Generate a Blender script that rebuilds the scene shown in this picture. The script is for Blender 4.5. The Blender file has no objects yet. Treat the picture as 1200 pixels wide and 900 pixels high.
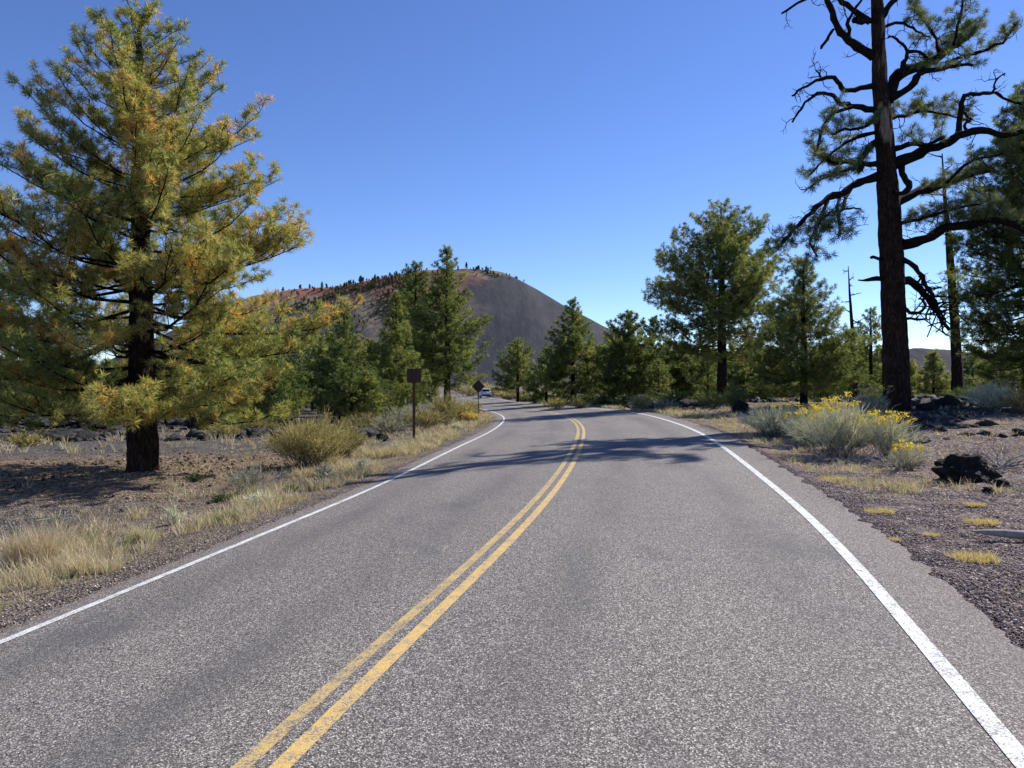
import bpy, math, random
import numpy as np
from mathutils import Vector, Matrix, noise as mnoise
R = math.radians
rs = np.random.RandomState(7)
random.seed(7)
S = bpy.context.scene
COL = S.collection
FP, HC = 870.0, 1.65            # focal length in units of a 1200 px wide frame, eye height

# ------------------------------------------------------------------ helpers
def tag(o, label=None, cat=None, group=None, kind=None):
    if label: o['label'] = label
    if cat: o['category'] = cat
    if group: o['group'] = group
    if kind: o['kind'] = kind
    return o
def empty(name, loc, rz=0):
    o = bpy.data.objects.new(name, None); COL.objects.link(o)
    o.location = loc; o.rotation_euler = (0, 0, rz); o.empty_display_size = .2
    return o
def mesh_np(name, V, F, mat, parent=None, tint=None, smooth=False, attrs=None):
    """V (n,3), F (m,3|4) or list of ragged faces"""
    me = bpy.data.meshes.new(name)
    V = np.asarray(V, dtype=np.float32)
    if isinstance(F, np.ndarray):
        k = F.shape[1]; m = len(F)
        me.vertices.add(len(V)); me.vertices.foreach_set('co', V.ravel())
        me.loops.add(m*k); me.loops.foreach_set('vertex_index', F.astype(np.int32).ravel())
        me.polygons.add(m); me.polygons.foreach_set('loop_start', np.arange(0, m*k, k, dtype=np.int32))
        me.polygons.foreach_set('loop_total', np.full(m, k, dtype=np.int32))
        me.update(calc_edges=True)
    else:
        me.from_pydata(V.tolist(), [], F)
    if smooth: me.polygons.foreach_set('use_smooth', np.ones(len(me.polygons), dtype=bool))
    at = dict(attrs or {})
    if tint is not None: at['tint'] = tint
    for k_, a in at.items():
        t = me.attributes.new(k_, 'FLOAT', 'POINT'); t.data.foreach_set('value', np.asarray(a, dtype=np.float32))
    me.materials.append(mat); me.update()
    o = bpy.data.objects.new(name, me); COL.objects.link(o)
    if parent: o.parent = parent
    return o
def copy_tree(o, parent=None):
    c = o.copy(); COL.objects.link(c)
    if parent: c.parent = parent
    for ch in list(o.children): copy_tree(ch, c)
    return c
def sm(a, b, x):
    t = np.clip((np.asarray(x, dtype=float)-a)/(b-a), 0, 1); return t*t*(3-2*t)

class MB:
    """collects boxes, tubes and polygons into one mesh"""
    def __init__(s): s.V = []; s.F = []; s.n = 0
    def add(s, V, F):
        s.V.extend([tuple(v) for v in V]); s.F.extend([tuple(i+s.n for i in f) for f in F]); s.n += len(V)
    def box(s, c, d, M=None):
        x, y, z = d[0]/2, d[1]/2, d[2]/2
        V = [Vector((sx*x, sy*y, sz*z)) for sz in (-1, 1) for sy in (-1, 1) for sx in (-1, 1)]
        if M: V = [M @ v for v in V]
        V = [v+Vector(c) for v in V]
        s.add(V, [(0, 2, 3, 1), (4, 5, 7, 6), (0, 1, 5, 4), (2, 6, 7, 3), (0, 4, 6, 2), (1, 3, 7, 5)])
    def cyl(s, a, b, r0, r1=None, k=12):
        V, F = tubes([(np.array([a, b], float), np.array([r0, r0 if r1 is None else r1]))], k, cap=True)
        s.add(V.tolist(), F)
    def prism(s, pts, y0, y1):          # outline in x,z
        n = len(pts)
        V = [(p[0], y0, p[1]) for p in pts]+[(p[0], y1, p[1]) for p in pts]
        s.add(V, [tuple(range(n)), tuple(range(2*n-1, n-1, -1))]+[(i, i+n, (i+1) % n+n, (i+1) % n) for i in range(n)])
    def build(s, name, mat, parent=None, smooth=False, bevel=0):
        o = mesh_np(name, np.array(s.V), s.F, mat, parent, smooth=smooth)
        if bevel:
            m = o.modifiers.new('b', 'BEVEL'); m.width = bevel; m.segments = 2; m.limit_method = 'ANGLE'
        return o
def tubes(T, k=6, cap=False):
    """list of (points (n,3), radii (n)) -> one vertex array and quads list/array"""
    VV = []; FF = []; n0 = 0
    ca = np.cos(np.arange(k)*2*np.pi/k); sa = np.sin(np.arange(k)*2*np.pi/k)
    for P, r in T:
        P = np.asarray(P, float); n = len(P)
        d = np.gradient(P, axis=0); d /= np.linalg.norm(d, axis=1)[:, None]+1e-9
        up = np.array([0, 0, 1.]) if abs(d[0, 2]) < .8 else np.array([1., 0, 0])
        u = np.cross(d, up); u /= np.linalg.norm(u, axis=1)[:, None]+1e-9
        w = np.cross(d, u)
        ring = P[:, None]+np.asarray(r)[:, None, None]*(u[:, None]*ca[None, :, None]+w[:, None]*sa[None, :, None])
        VV.append(ring.reshape(-1, 3))
        i = np.arange(n-1)[:, None]*k; j = np.arange(k)[None]; j2 = (j+1) % k
        FF.append(np.stack([i+j, i+j2, i+k+j2, i+k+j], -1).reshape(-1, 4)+n0)
        n0 += n*k
    V = np.concatenate(VV); F = np.concatenate(FF)
    if cap:
        F = [tuple(f) for f in F.tolist()]; n = len(V)
        F += [tuple(range(k-1, -1, -1)), tuple(range(n-k, n))]
    return V, F

# ------------------------------------------------------------------ materials
def newmat(name):
    m = bpy.data.materials.new(name); m.use_nodes = True
    nt = m.node_tree; b = nt.nodes['Principled BSDF']
    b.inputs['Roughness'].default_value = .85
    b.inputs['Specular IOR Level'].default_value = .25
    return m, nt, b
def nd(nt, typ, **kw):
    n = nt.nodes.new(typ)
    for k, v in kw.items():
        if k.startswith('i_'): n.inputs[k[2:].replace('_', ' ')].default_value = v
        else: setattr(n, k, v)
    return n
def ramp(nt, src, stops, interp='LINEAR'):
    r = nt.nodes.new('ShaderNodeValToRGB'); r.color_ramp.interpolation = interp
    e = r.color_ramp.elements
    for i, (p, c) in enumerate(stops):
        if i < 2: e[i].position = p
        else: e.new(p)
        c = (c, c, c) if not isinstance(c, tuple) else c
        e[i].color = (*c, 1)
    nt.links.new(src, r.inputs[0]); return r.outputs[0]
def mix(nt, fac, a, b, typ='MIX'):
    m = nt.nodes.new('ShaderNodeMix'); m.data_type = 'RGBA'; m.blend_type = typ
    for sock, v in ((m.inputs[0], fac), (m.inputs[6], a), (m.inputs[7], b)):
        if isinstance(v, bpy.types.NodeSocket): nt.links.new(v, sock)
        elif isinstance(v, (int, float)): sock.default_value = v if sock.type == 'VALUE' else (v, v, v, 1)
        else: sock.default_value = (*v, 1)
    return m.outputs[2]
def math_(nt, op, a, b=None, clamp=False):
    m = nt.nodes.new('ShaderNodeMath'); m.operation = op; m.use_clamp = clamp
    for s, v in zip(m.inputs, (a, b)):
        if v is None: continue
        if isinstance(v, bpy.types.NodeSocket): nt.links.new(v, s)
        else: s.default_value = v
    return m.outputs[0]
def noise_(nt, vec, scale, detail=4, rough=.55):
    n = nd(nt, 'ShaderNodeTexNoise'); n.inputs['Scale'].default_value = scale
    n.inputs['Detail'].default_value = detail; n.inputs['Roughness'].default_value = rough
    if vec is not None: nt.links.new(vec, n.inputs['Vector'])
    return n.outputs['Fac']
def voro(nt, vec, scale, out='Color', feature='F1'):
    n = nd(nt, 'ShaderNodeTexVoronoi', feature=feature); n.inputs['Scale'].default_value = scale
    if vec is not None: nt.links.new(vec, n.inputs['Vector'])
    return n.outputs[out]
def mapping(nt, vec, scale=(1, 1, 1), rot=(0, 0, 0)):
    m = nd(nt, 'ShaderNodeMapping'); m.inputs['Scale'].default_value = scale; m.inputs['Rotation'].default_value = rot
    nt.links.new(vec, m.inputs['Vector']); return m.outputs[0]
def pos(nt, obj=False):
    if obj: return nd(nt, 'ShaderNodeTexCoord').outputs['Object']
    return nd(nt, 'ShaderNodeNewGeometry').outputs['Position']
def bump(nt, b, h, strength, dist):
    n = nd(nt, 'ShaderNodeBump'); n.inputs['Strength'].default_value = strength; n.inputs['Distance'].default_value = dist
    nt.links.new(h, n.inputs['Height']); nt.links.new(n.outputs[0], b.inputs['Normal'])
def sep(nt, col):
    s = nd(nt, 'ShaderNodeSeparateColor'); nt.links.new(col, s.inputs[0]); return s.outputs
def attr(nt, name): return nd(nt, 'ShaderNodeAttribute', attribute_name=name).outputs['Fac']
def plain(name, c, rough=.6, metal=0, var=.15, scale=6):
    m, nt, b = newmat(name); b.inputs['Roughness'].default_value = rough; b.inputs['Metallic'].default_value = metal
    f = noise_(nt, pos(nt, True), scale)
    nt.links.new(mix(nt, f, tuple(x*(1-var) for x in c), tuple(min(1, x*(1+var)) for x in c)), b.inputs['Base Color'])
    return m
def leafmat(name, stops, rough=.5, trans=.3, rnd=.0):
    m, nt, b = newmat(name); b.inputs['Roughness'].default_value = rough
    t = attr(nt, 'tint')
    if rnd:
        oi = nd(nt, 'ShaderNodeObjectInfo').outputs['Random']
        t = math_(nt, 'ADD', t, math_(nt, 'MULTIPLY', math_(nt, 'SUBTRACT', oi, .5), rnd), True)
    c = ramp(nt, t, stops)
    nt.links.new(c, b.inputs['Base Color'])
    tr = nd(nt, 'ShaderNodeBsdfTranslucent'); nt.links.new(mix(nt, 1.0, c, (1.25, 1.2, .7), 'MULTIPLY'), tr.inputs[0])
    ms = nd(nt, 'ShaderNodeMixShader'); ms.inputs[0].default_value = trans
    nt.links.new(b.outputs[0], ms.inputs[1]); nt.links.new(tr.outputs[0], ms.inputs[2])
    nt.links.new(ms.outputs[0], nt.nodes['Material Output'].inputs[0])
    return m

# needles
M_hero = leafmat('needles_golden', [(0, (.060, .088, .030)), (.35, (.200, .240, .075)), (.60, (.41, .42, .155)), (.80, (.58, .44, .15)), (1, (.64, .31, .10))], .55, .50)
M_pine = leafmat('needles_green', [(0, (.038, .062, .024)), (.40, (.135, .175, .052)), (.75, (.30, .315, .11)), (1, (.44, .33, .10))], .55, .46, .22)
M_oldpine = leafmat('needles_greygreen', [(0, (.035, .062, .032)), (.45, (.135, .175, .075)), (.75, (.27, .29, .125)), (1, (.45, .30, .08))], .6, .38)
M_farpine = leafmat('needles_far', [(0, (.018, .032, .016)), (.6, (.042, .062, .026)), (1, (.085, .095, .038))], .6, .25, .4)
def barkmat(name, dark, light, plates):
    m, nt, b = newmat(name); b.inputs['Roughness'].default_value = .95; b.inputs['Specular IOR Level'].default_value = .1
    P0 = pos(nt, True); wn = nd(nt, 'ShaderNodeTexNoise'); wn.inputs['Scale'].default_value = plates*.8; nt.links.new(P0, wn.inputs['Vector'])
    va = nd(nt, 'ShaderNodeVectorMath', operation='MULTIPLY_ADD'); nt.links.new(wn.outputs['Color'], va.inputs[0]); va.inputs[1].default_value = (.9/plates,)*3; nt.links.new(P0, va.inputs[2])
    p = mapping(nt, va.outputs[0], (1, 1, .20))
    v = voro(nt, p, plates*2.2, 'Distance', 'DISTANCE_TO_EDGE'); f = noise_(nt, p, plates*2.5, 7, .75); g = noise_(nt, P0, plates*.7, 4)
    c = mix(nt, ramp(nt, f, [(.3, 0.), (.7, 1.)]), dark, light); c = mix(nt, 1., c, ramp(nt, g, [(.3, .6), (.7, 1.4)]), 'MULTIPLY')
    c = mix(nt, ramp(nt, v, [(0, .75), (.16, 0.)]), c, tuple(x*.3 for x in dark))
    bare = attr(nt, 'bare'); c = mix(nt, bare, c, mix(nt, noise_(nt, p, plates*3, 5), (.36, .27, .20), (.16, .115, .085)))
    nt.links.new(c, b.inputs['Base Color'])
    h = math_(nt, 'ADD', math_(nt, 'MULTIPLY', ramp(nt, v, [(0, 0.), (.25, 1.)]), .7), f); bump(nt, b, h, 1., .04)
    return m
M_bark = barkmat('bark_dark', (.018, .013, .011), (.052, .034, .026), 5)
M_bark_red = barkmat('bark_plated', (.018, .012, .010), (.070, .040, .029), 5)
M_limb = barkmat('bark_limb', (.014, .011, .010), (.040, .031, .026), 14)
M_dead = barkmat('weathered_wood', (.060, .050, .044), (.155, .130, .110), 12)
M_barewood = plain('bare_wood', (.30, .23, .17), .8, 0, .35, 9)
# asphalt
M_asph, nt, b = newmat('asphalt')
P = pos(nt)
v1 = voro(nt, P, 135); s1 = sep(nt, v1)[0]
v2 = voro(nt, P, 70); s2 = sep(nt, v2)[1]
c1 = ramp(nt, s1, [(0, (.046, .040, .038)), (.35, (.100, .091, .083)), (.65, (.176, .161, .147)), (.88, (.33, .305, .28)), (1, (.56, .525, .485))])
c2 = ramp(nt, s2, [(0, .72), (1, 1.28)])
c = mix(nt, 1., c1, c2, 'MULTIPLY')
big = noise_(nt, mapping(nt, P, (1, .35, 1), (0, 0, R(14))), .55, 3); c = mix(nt, 1., c, ramp(nt, big, [(.3, (.90, .885, .89)), (.7, (1.1, 1.075, 1.05))]), 'MULTIPLY')
stain = noise_(nt, mapping(nt, P, (1, .5, 1), (0, 0, R(14))), .75, 4, .6)
c = mix(nt, ramp(nt, stain, [(.56, 0.), (.70, .55)]), c, (.072, .072, .080))
uat = attr(nt, 'lateral')      # distance from the centre line in metres: wheel tracks polished darker, edge strip dusted with cinder
def track(c0, w_): 
    d_ = math_(nt, 'ABSOLUTE', math_(nt, 'SUBTRACT', uat, c0)); return ramp(nt, d_, [(0, 1.), (w_, 0.)], 'EASE')
tk_ = math_(nt, 'ADD', math_(nt, 'ADD', track(.95, .5), track(2.55, .5)), math_(nt, 'ADD', track(-.95, .5), track(-2.55, .5)))
c = mix(nt, math_(nt, 'MULTIPLY', tk_, ramp(nt, noise_(nt, mapping(nt, P, (.8, .22, 1), (0, 0, R(12))), 1., 4, .6), [(.35, .03), (.62, .55)])), c, (.085, .080, .082))
spk = math_(nt, 'ADD', math_(nt, 'ABSOLUTE', uat), math_(nt, 'MULTIPLY', sep(nt, v2)[0], .5)); c = mix(nt, ramp(nt, math_(nt, 'DIVIDE', spk, 5.), [(.72, 0.), (.86, .75)]), c, mix(nt, s1, (.055, .042, .040), (.27, .215, .195)))
nt.links.new(c, b.inputs['Base Color']); b.inputs['Roughness'].default_value = .8
bump(nt, b, math_(nt, 'ADD', voro(nt, P, 135, 'Distance'), noise_(nt, P, 60, 2)), .5, .006)
def paint(name, col, wear):
    m, nt, b = newmat(name); P = pos(nt)
    s = sep(nt, voro(nt, P, 135))[0]; n = noise_(nt, P, 7, 5, .7)
    w = math_(nt, 'ADD', math_(nt, 'MULTIPLY', s, .45), n)
    f = ramp(nt, w, [(wear, 0.), (wear+.07, 1.)])
    old = ramp(nt, s, [(0, (.060, .054, .052)), (1, (.26, .235, .22))])
    fresh = mix(nt, noise_(nt, P, 45, 3), tuple(x*.72 for x in col), tuple(min(.95, x*1.12) for x in col))  # unworn paint, its tone varied by fine noise
    nt.links.new(mix(nt, f, fresh, old), b.inputs['Base Color']); b.inputs['Roughness'].default_value = .7
    bump(nt, b, voro(nt, P, 135, 'Distance'), .4, .005)
    return m
M_white = paint('road_paint_white', (.70, .70, .68), .81)
M_yellow = paint('road_paint_yellow', (.62, .42, .14), .80)
M_yellow2 = paint('road_paint_yellow_worn', (.60, .42, .15), .73)

# ------------------------------------------------------------------ road curve and terrain
Yk = np.array([0, 4, 8, 13, 19, 26, 34, 43, 52, 63, 76, 92, 110, 135.])
Xk = np.array([-1.849, -.972, -.057, .862, 1.686, 2.401, 2.81, 2.893, 2.599, 1.798, .417, -1.725, -4.474, -8.364])
Zk = np.array([-.10, -.05, .015, .068, .107, .082, -.006, -.159, -.336, -.547, -.74, -.891, -.971, -.976])
Bl = np.array([.099, .103, .089, .082, .065, .062, .063, .062, .059, .058, .059, .061, .062, .063])
Br = np.array([-.03, -.006, .008, .011, .043, .056, .07, .07, .074, .071, .065, .055, .063, .07])
Yk = np.concatenate([[-30, -12], Yk, [160, 185, 215, 260]])
Xk = np.concatenate([[-9.2, -4.6], Xk, [-13.5, -21, -36, -70]])
Zk = np.concatenate([[-.15, -.12], Zk, [-.98, -1, -1, -1]])
Bl = np.concatenate([[.09, .09], Bl, [.05, .04, .03, .02]]); Br = np.concatenate([[-.03, -.03], Br, [.05, .04, .03, .02]])
def spline(x, y, q):
    n = len(x); h = np.diff(x); A = np.zeros((n, n)); B = np.zeros(n); A[0, 0] = A[-1, -1] = 1
    for i in range(1, n-1):
        A[i, i-1] = h[i-1]; A[i, i] = 2*(h[i-1]+h[i]); A[i, i+1] = h[i]; B[i] = 6*((y[i+1]-y[i])/h[i]-(y[i]-y[i-1])/h[i-1])
    Mm = np.linalg.solve(A, B); i = np.clip(np.searchsorted(x, q)-1, 0, n-2); a = x[i+1]-q; bb = q-x[i]; hh = h[i]
    return Mm[i]*(a**3/6/hh-a*hh/6)+Mm[i+1]*(bb**3/6/hh-bb*hh/6)+(a*y[i]+bb*y[i+1])/hh
YT = np.arange(-30, 260.01, .25)
XT, ZT, BLT, BRT = (spline(Yk, q, YT) for q in (Xk, Zk, Bl, Br))
DXT = np.gradient(XT, YT); WL = 3.35
def road_u(x, y):
    yc = np.clip(y, -30, 260)
    return (x-np.interp(yc, YT, XT))/np.hypot(1, np.interp(yc, YT, DXT))
def road_z(x, y, u=None):
    if u is None: u = road_u(x, y)
    yc = np.clip(y, -30, 260)
    return np.interp(yc, YT, ZT)+np.where(u < 0, np.interp(yc, YT, BLT), np.interp(yc, YT, BRT))*u
EL, ER = -3.68, 3.95
def ground_z(x, y):
    x = np.asarray(x, float); y = np.asarray(y, float)
    u = road_u(x, y)
    e = road_z(x, y, np.clip(u, EL, ER))
    l = np.clip(EL-u, 0, None); r = np.clip(u-ER, 0, None)
    z = e-.17*sm(0, 2.2, l)-.12*sm(3, 10, l)-.25*sm(20, 60, l)
    z = z-.05*sm(0, .8, r)+.50*sm(1.2, 8, r)*sm(9, 22, y)*(1-sm(40, 75, y))
    far = sm(60, 220, np.hypot(x, y))
    return z*(1-far)+(-1.1)*far
def gz(x, y): return float(ground_z(x, y))
def at(px, D, dz=0.):
    x = (px-600)/FP*D; return Vector((x, D, gz(x, D)+dz))
def zpix(y, D): return HC+(450-y)/FP*D

# ground sheet: one grid, fine near the camera, reaching the horizon
def axis(lo, hi, c0, c1, d, g):
    a = list(np.arange(c0, c1+1e-6, d)); s = d
    while a[-1] < hi: s *= g; a.append(a[-1]+s)
    s = d
    while a[0] > lo: s *= g; a.insert(0, a[0]-s)
    return np.array(a)
gx = axis(-6000, 6000, -15, 14, .11, 1.06); gy = axis(-300, 7000, 1.5, 34, .11, 1.045)
GX, GY = np.meshgrid(gx, gy); x = GX.ravel(); y = GY.ravel()
u = road_u(x, y); z = ground_z(x, y)
inside = (u > EL-.01) & (u < ER+.01) & (y < 262)
Dn = np.hypot(x, y)
nz = np.zeros(len(x)); nb = np.zeros(len(x)); nc = np.zeros(len(x))
near = np.where((Dn < 140) & (y > -4))[0]
for i in near:
    q = Vector((x[i], y[i], 0)); nz[i] = mnoise.fractal(q*2.1, .9, 2.1, 4); nb[i] = mnoise.noise(q*.33+Vector((7, 3, 0))); nc[i] = mnoise.noise(q*.9+Vector((1, 9, 4)))
off = np.clip(np.maximum(EL-u, u-ER), 0, None)
edge = np.where((u > EL-.5) & (u < ER+.5), 1., 0.)
z = z+nz*(.012+.045*sm(.3, 2.5, off))+nb*.10*sm(2, 8, off)
z = np.where(inside, road_z(x, y, u)-.028-.003*np.clip(y, 0, None)-.05*sm(0, .8, np.minimum(u-EL, ER-u)), z)
# surface kinds (colours of the ground itself)
hx, hy = (168-600)/FP*17.4, 17.4
duff = np.exp(-(((x-hx+.8)/6.8)**2+((y-hy+.3)/4.2)**2)**1.6*1.0)
duff = np.clip(duff*1.25+nb*.35*duff, 0, 1)
for (tx, ty, rr) in ((12.9, 25, 5), (13.2, 47, 7), (13.8, 35, 5), (-7, 45, 9), (-4.6, 55, 9), (16, 18, 4)):
    duff = np.maximum(duff, .8*np.exp(-((x-tx)**2+(y-ty)**2)/rr**2))
straw = np.where(u < 0, np.exp(-((off-1.3)/1.5)**2), .55*np.exp(-((off-1.2)/1.6)**2)*sm(9, 14, y))
straw = np.clip(straw*(.75+nc*.9)+.45*sm(.1, .5, nb)*sm(3, 8, off)*np.where(u > 0, sm(7, 12, y), sm(20, 30, y)), 0, 1)
redd = sm(0, 6, u)*(1-.3*sm(20, 40, y))
V = np.stack([x, y, z], 1)
ny, nx = GX.shape; ii = (np.arange(ny-1)[:, None]*nx+np.arange(nx-1)[None]).ravel()
F = np.stack([ii, ii+1, ii+nx+1, ii+nx], 1)
M_gr, nt, b = newmat('cinder_ground')
P = pos(nt)
sp = sep(nt, voro(nt, P, 38))[0]; sp2 = sep(nt, voro(nt, P, 14))[1]; n1 = noise_(nt, P, 9, 6, .7); n2 = noise_(nt, P, 2.2, 4)
g_left = ramp(nt, sp, [(0, (.045, .041, .041)), (.6, (.098, .089, .086)), (.93, (.15, .136, .128)), (1, (.32, .28, .25))])
g_right = ramp(nt, sp, [(0, (.055, .040, .038)), (.5, (.155, .110, .104)), (.82, (.25, .195, .18)), (1, (.48, .42, .37))])
c = mix(nt, attr(nt, 'redd'), g_left, g_right)
c = mix(nt, 1., c, ramp(nt, n1, [(.3, .62), (.7, 1.35)]), 'MULTIPLY')
dcol = ramp(nt, math_(nt, 'ADD', math_(nt, 'MULTIPLY', n1, .7), math_(nt, 'MULTIPLY', sp, .3)), [(.30, (.035, .024, .018)), (.47, (.15, .10, .070)), (.72, (.42, .32, .22))])
dm = math_(nt, 'MULTIPLY', attr(nt, 'duff'), ramp(nt, math_(nt, 'ADD', n2, math_(nt, 'MULTIPLY', n1, .4)), [(.45, .55), (.75, 1.)]), True)
c = mix(nt, dm, c, dcol)
scol = ramp(nt, noise_(nt, mapping(nt, P, (1, 1, 1)), 30, 5, .75), [(.3, (.12, .085, .055)), (.55, (.33, .26, .16)), (.8, (.50, .42, .27))])
fm = math_(nt, 'MULTIPLY', attr(nt, 'straw'), ramp(nt, math_(nt, 'ADD', n1, math_(nt, 'MULTIPLY', sp2, .35)), [(.45, 0.), (.8, 1.)]), True)
c = mix(nt, fm, c, scol)
nt.links.new(c, b.inputs['Base Color']); b.inputs['Roughness'].default_value = .95; b.inputs['Specular IOR Level'].default_value = .12
bump(nt, b, math_(nt, 'ADD', voro(nt, P, 38, 'Distance'), math_(nt, 'MULTIPLY', n1, 1.6)), .9, .035)
ground = mesh_np('ground', V, F, M_gr, smooth=True, attrs={'duff': duff, 'straw': straw, 'redd': redd})
tag(ground, kind='structure')

# road strip and painted lines
def strip(name, us, mat, lift, parent=None, y0=-8, y1=250, jag=0, step=.5):
    ys = np.arange(y0, y1, step); Xc = np.interp(ys, YT, XT); d = np.interp(ys, YT, DXT); l = np.hypot(1, d)
    zc = np.interp(ys, YT, ZT); bl = np.interp(ys, YT, BLT); br = np.interp(ys, YT, BRT); V = []; lat = []
    for k, uu in enumerate(us):
        w = np.full(len(ys), float(uu))
        if jag and k in (0, len(us)-1):
            w += np.array([mnoise.fractal(Vector((yy*2.3, k*9., 0)), .6, 2.1, 5)*jag*.8+mnoise.noise(Vector((yy*.4, k*9., 3)))*jag*.15 for yy in ys])
        lat.append(w); V.append(np.stack([Xc+w/l, ys-w*d/l, zc+np.where(w < 0, bl, br)*w+lift], 1))
    V = np.stack(V, 1); n, m = V.shape[:2]
    i = (np.arange(n-1)[:, None]*m+np.arange(m-1)[None]).ravel()
    return mesh_np(name, V.reshape(-1, 3), np.stack([i, i+1, i+m+1, i+m], 1), mat, parent, attrs={'lateral': np.stack(lat, 1).ravel()})
road = strip('road', [EL-.1, -3, -1.5, 0, 1.5, 3, ER-.02], M_asph, 0, jag=.12, step=.07)
tag(road, kind='structure')
strip('edge_line', [-WL-.05, -WL+.05], M_white, .005, road)
strip('edge_line', [WL-.055, WL+.055], M_white, .005, road)
strip('centre_line', [-.135, -.04], M_yellow2, .005, road)
strip('centre_line', [.045, .14], M_yellow, .005, road)

# ------------------------------------------------------------------ mountain and far hill
def range_mesh(name, ridge, x0, x1, y0, y1, step, slope, mat, base=-4, rough=6):
    xs = np.arange(x0, x1, step); ys = np.arange(y0, y1, step); X, Y = np.meshgrid(xs, ys); Z = np.full(X.shape, -1e9)
    ridge = np.array(ridge, float); rp = []
    for a, c_ in zip(ridge[:-1], ridge[1:]):
        for t in np.linspace(0, 1, 10, endpoint=False): rp.append(a*(1-t)+c_*t)
    rp.append(ridge[-1])
    Z = np.stack([r_[2]-slope*np.hypot(X-r_[0], Y-r_[1]) for r_ in rp]); Z = Z.max(0)
    H = np.zeros(X.shape)
    for i in range(X.shape[0]):
        for j in range(X.shape[1]):
            H[i, j] = mnoise.fractal(Vector((X[i, j]*.006, Y[i, j]*.006, 0)), 1., 2., 5)
    fade = sm(-5, 40, Z)
    Z = Z+H*rough*fade
    Z = base+np.log1p(np.exp(np.clip((Z-base)/12, -30, 60)))*12-12*.0
    Z = np.where(Z < base+.5, base, Z)
    n, m = X.shape; i = (np.arange(n-1)[:, None]*m+np.arange(m-1)[None]).ravel()
    o = mesh_np(name, np.stack([X.ravel(), Y.ravel(), Z.ravel()], 1), np.stack([i, i+1, i+m+1, i+m], 1), mat, smooth=True)
    return tag(o, kind='structure'), (xs, ys, Z)
def rpt(px, py, Y): return ((px-600)/FP*Y, Y, HC+(450-py)/FP*Y)
M_mt, nt, b = newmat('cinder_cone'); P = pos(nt)
sx = nd(nt, 'ShaderNodeSeparateXYZ'); nt.links.new(P, sx.inputs[0])
n0 = noise_(nt, P, .012, 6, .65); n1 = noise_(nt, P, .05, 6, .7)
st = noise_(nt, mapping(nt, P, (.030, .006, .006), (0, R(-18), 0)), 1., 6, .7)
cind = mix(nt, ramp(nt, st, [(.38, 0.), (.7, 1.)]), (.040, .043, .052), (.076, .074, .080))
hm = math_(nt, 'ADD', math_(nt, 'DIVIDE', sx.outputs['Z'], 240.), math_(nt, 'MULTIPLY', math_(nt, 'SUBTRACT', n0, .5), .75))
lx = math_(nt, 'ADD', math_(nt, 'DIVIDE', sx.outputs['X'], -420.), math_(nt, 'MULTIPLY', math_(nt, 'SUBTRACT', n0, .5), .7))
lm = math_(nt, 'MULTIPLY', ramp(nt, lx, [(.12, 0.), (.42, 1.)]), ramp(nt, hm, [(.28, 0.), (.52, 1.)]))
tanc = mix(nt, ramp(nt, n1, [(.4, 0.), (.6, 1.)]), (.25, .20, .135), (.12, .098, .085))
redc = mix(nt, ramp(nt, n1, [(.4, 0.), (.65, 1.)]), (.34, .125, .085), (.20, .105, .078))
tl = mix(nt, ramp(nt, math_(nt, 'ADD', hm, math_(nt, 'MULTIPLY', math_(nt, 'SUBTRACT', n1, .5), .25)), [(.66, 0.), (.80, 1.)]), tanc, redc)
c = mix(nt, lm, cind, tl)
c = mix(nt, ramp(nt, hm, [(.90, 0.), (1.03, .8)]), c, (.22, .18, .12))
nt.links.new(c, b.inputs['Base Color']); b.inputs['Roughness'].default_value = 1; b.inputs['Specular IOR Level'].default_value = .05
bump(nt, b, noise_(nt, mapping(nt, P, (.05, .02, .012), (0, R(-18), 0)), 1., 6, .75), .5, 5)
mt, MTG = range_mesh('mountain', [rpt(235, 372, 1480), rpt(300, 345, 1490), rpt(345, 338, 1500), rpt(392, 336, 1500), rpt(432, 326, 1490), rpt(470, 320, 1480), rpt(520, 313, 1510), rpt(570, 313, 1530), rpt(590, 319, 1530), rpt(600, 324, 1520)],
                     -1150, 620, 860, 2150, 11, .56, M_mt, rough=5)
hill, HLG = range_mesh('hill', [rpt(1040, 414, 750), rpt(1075, 406, 760), rpt(1120, 410, 770), rpt(1180, 420, 760), rpt(1260, 425, 740)], 230, 800, 560, 960, 9, .30, M_mt, base=-2, rough=2)

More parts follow.
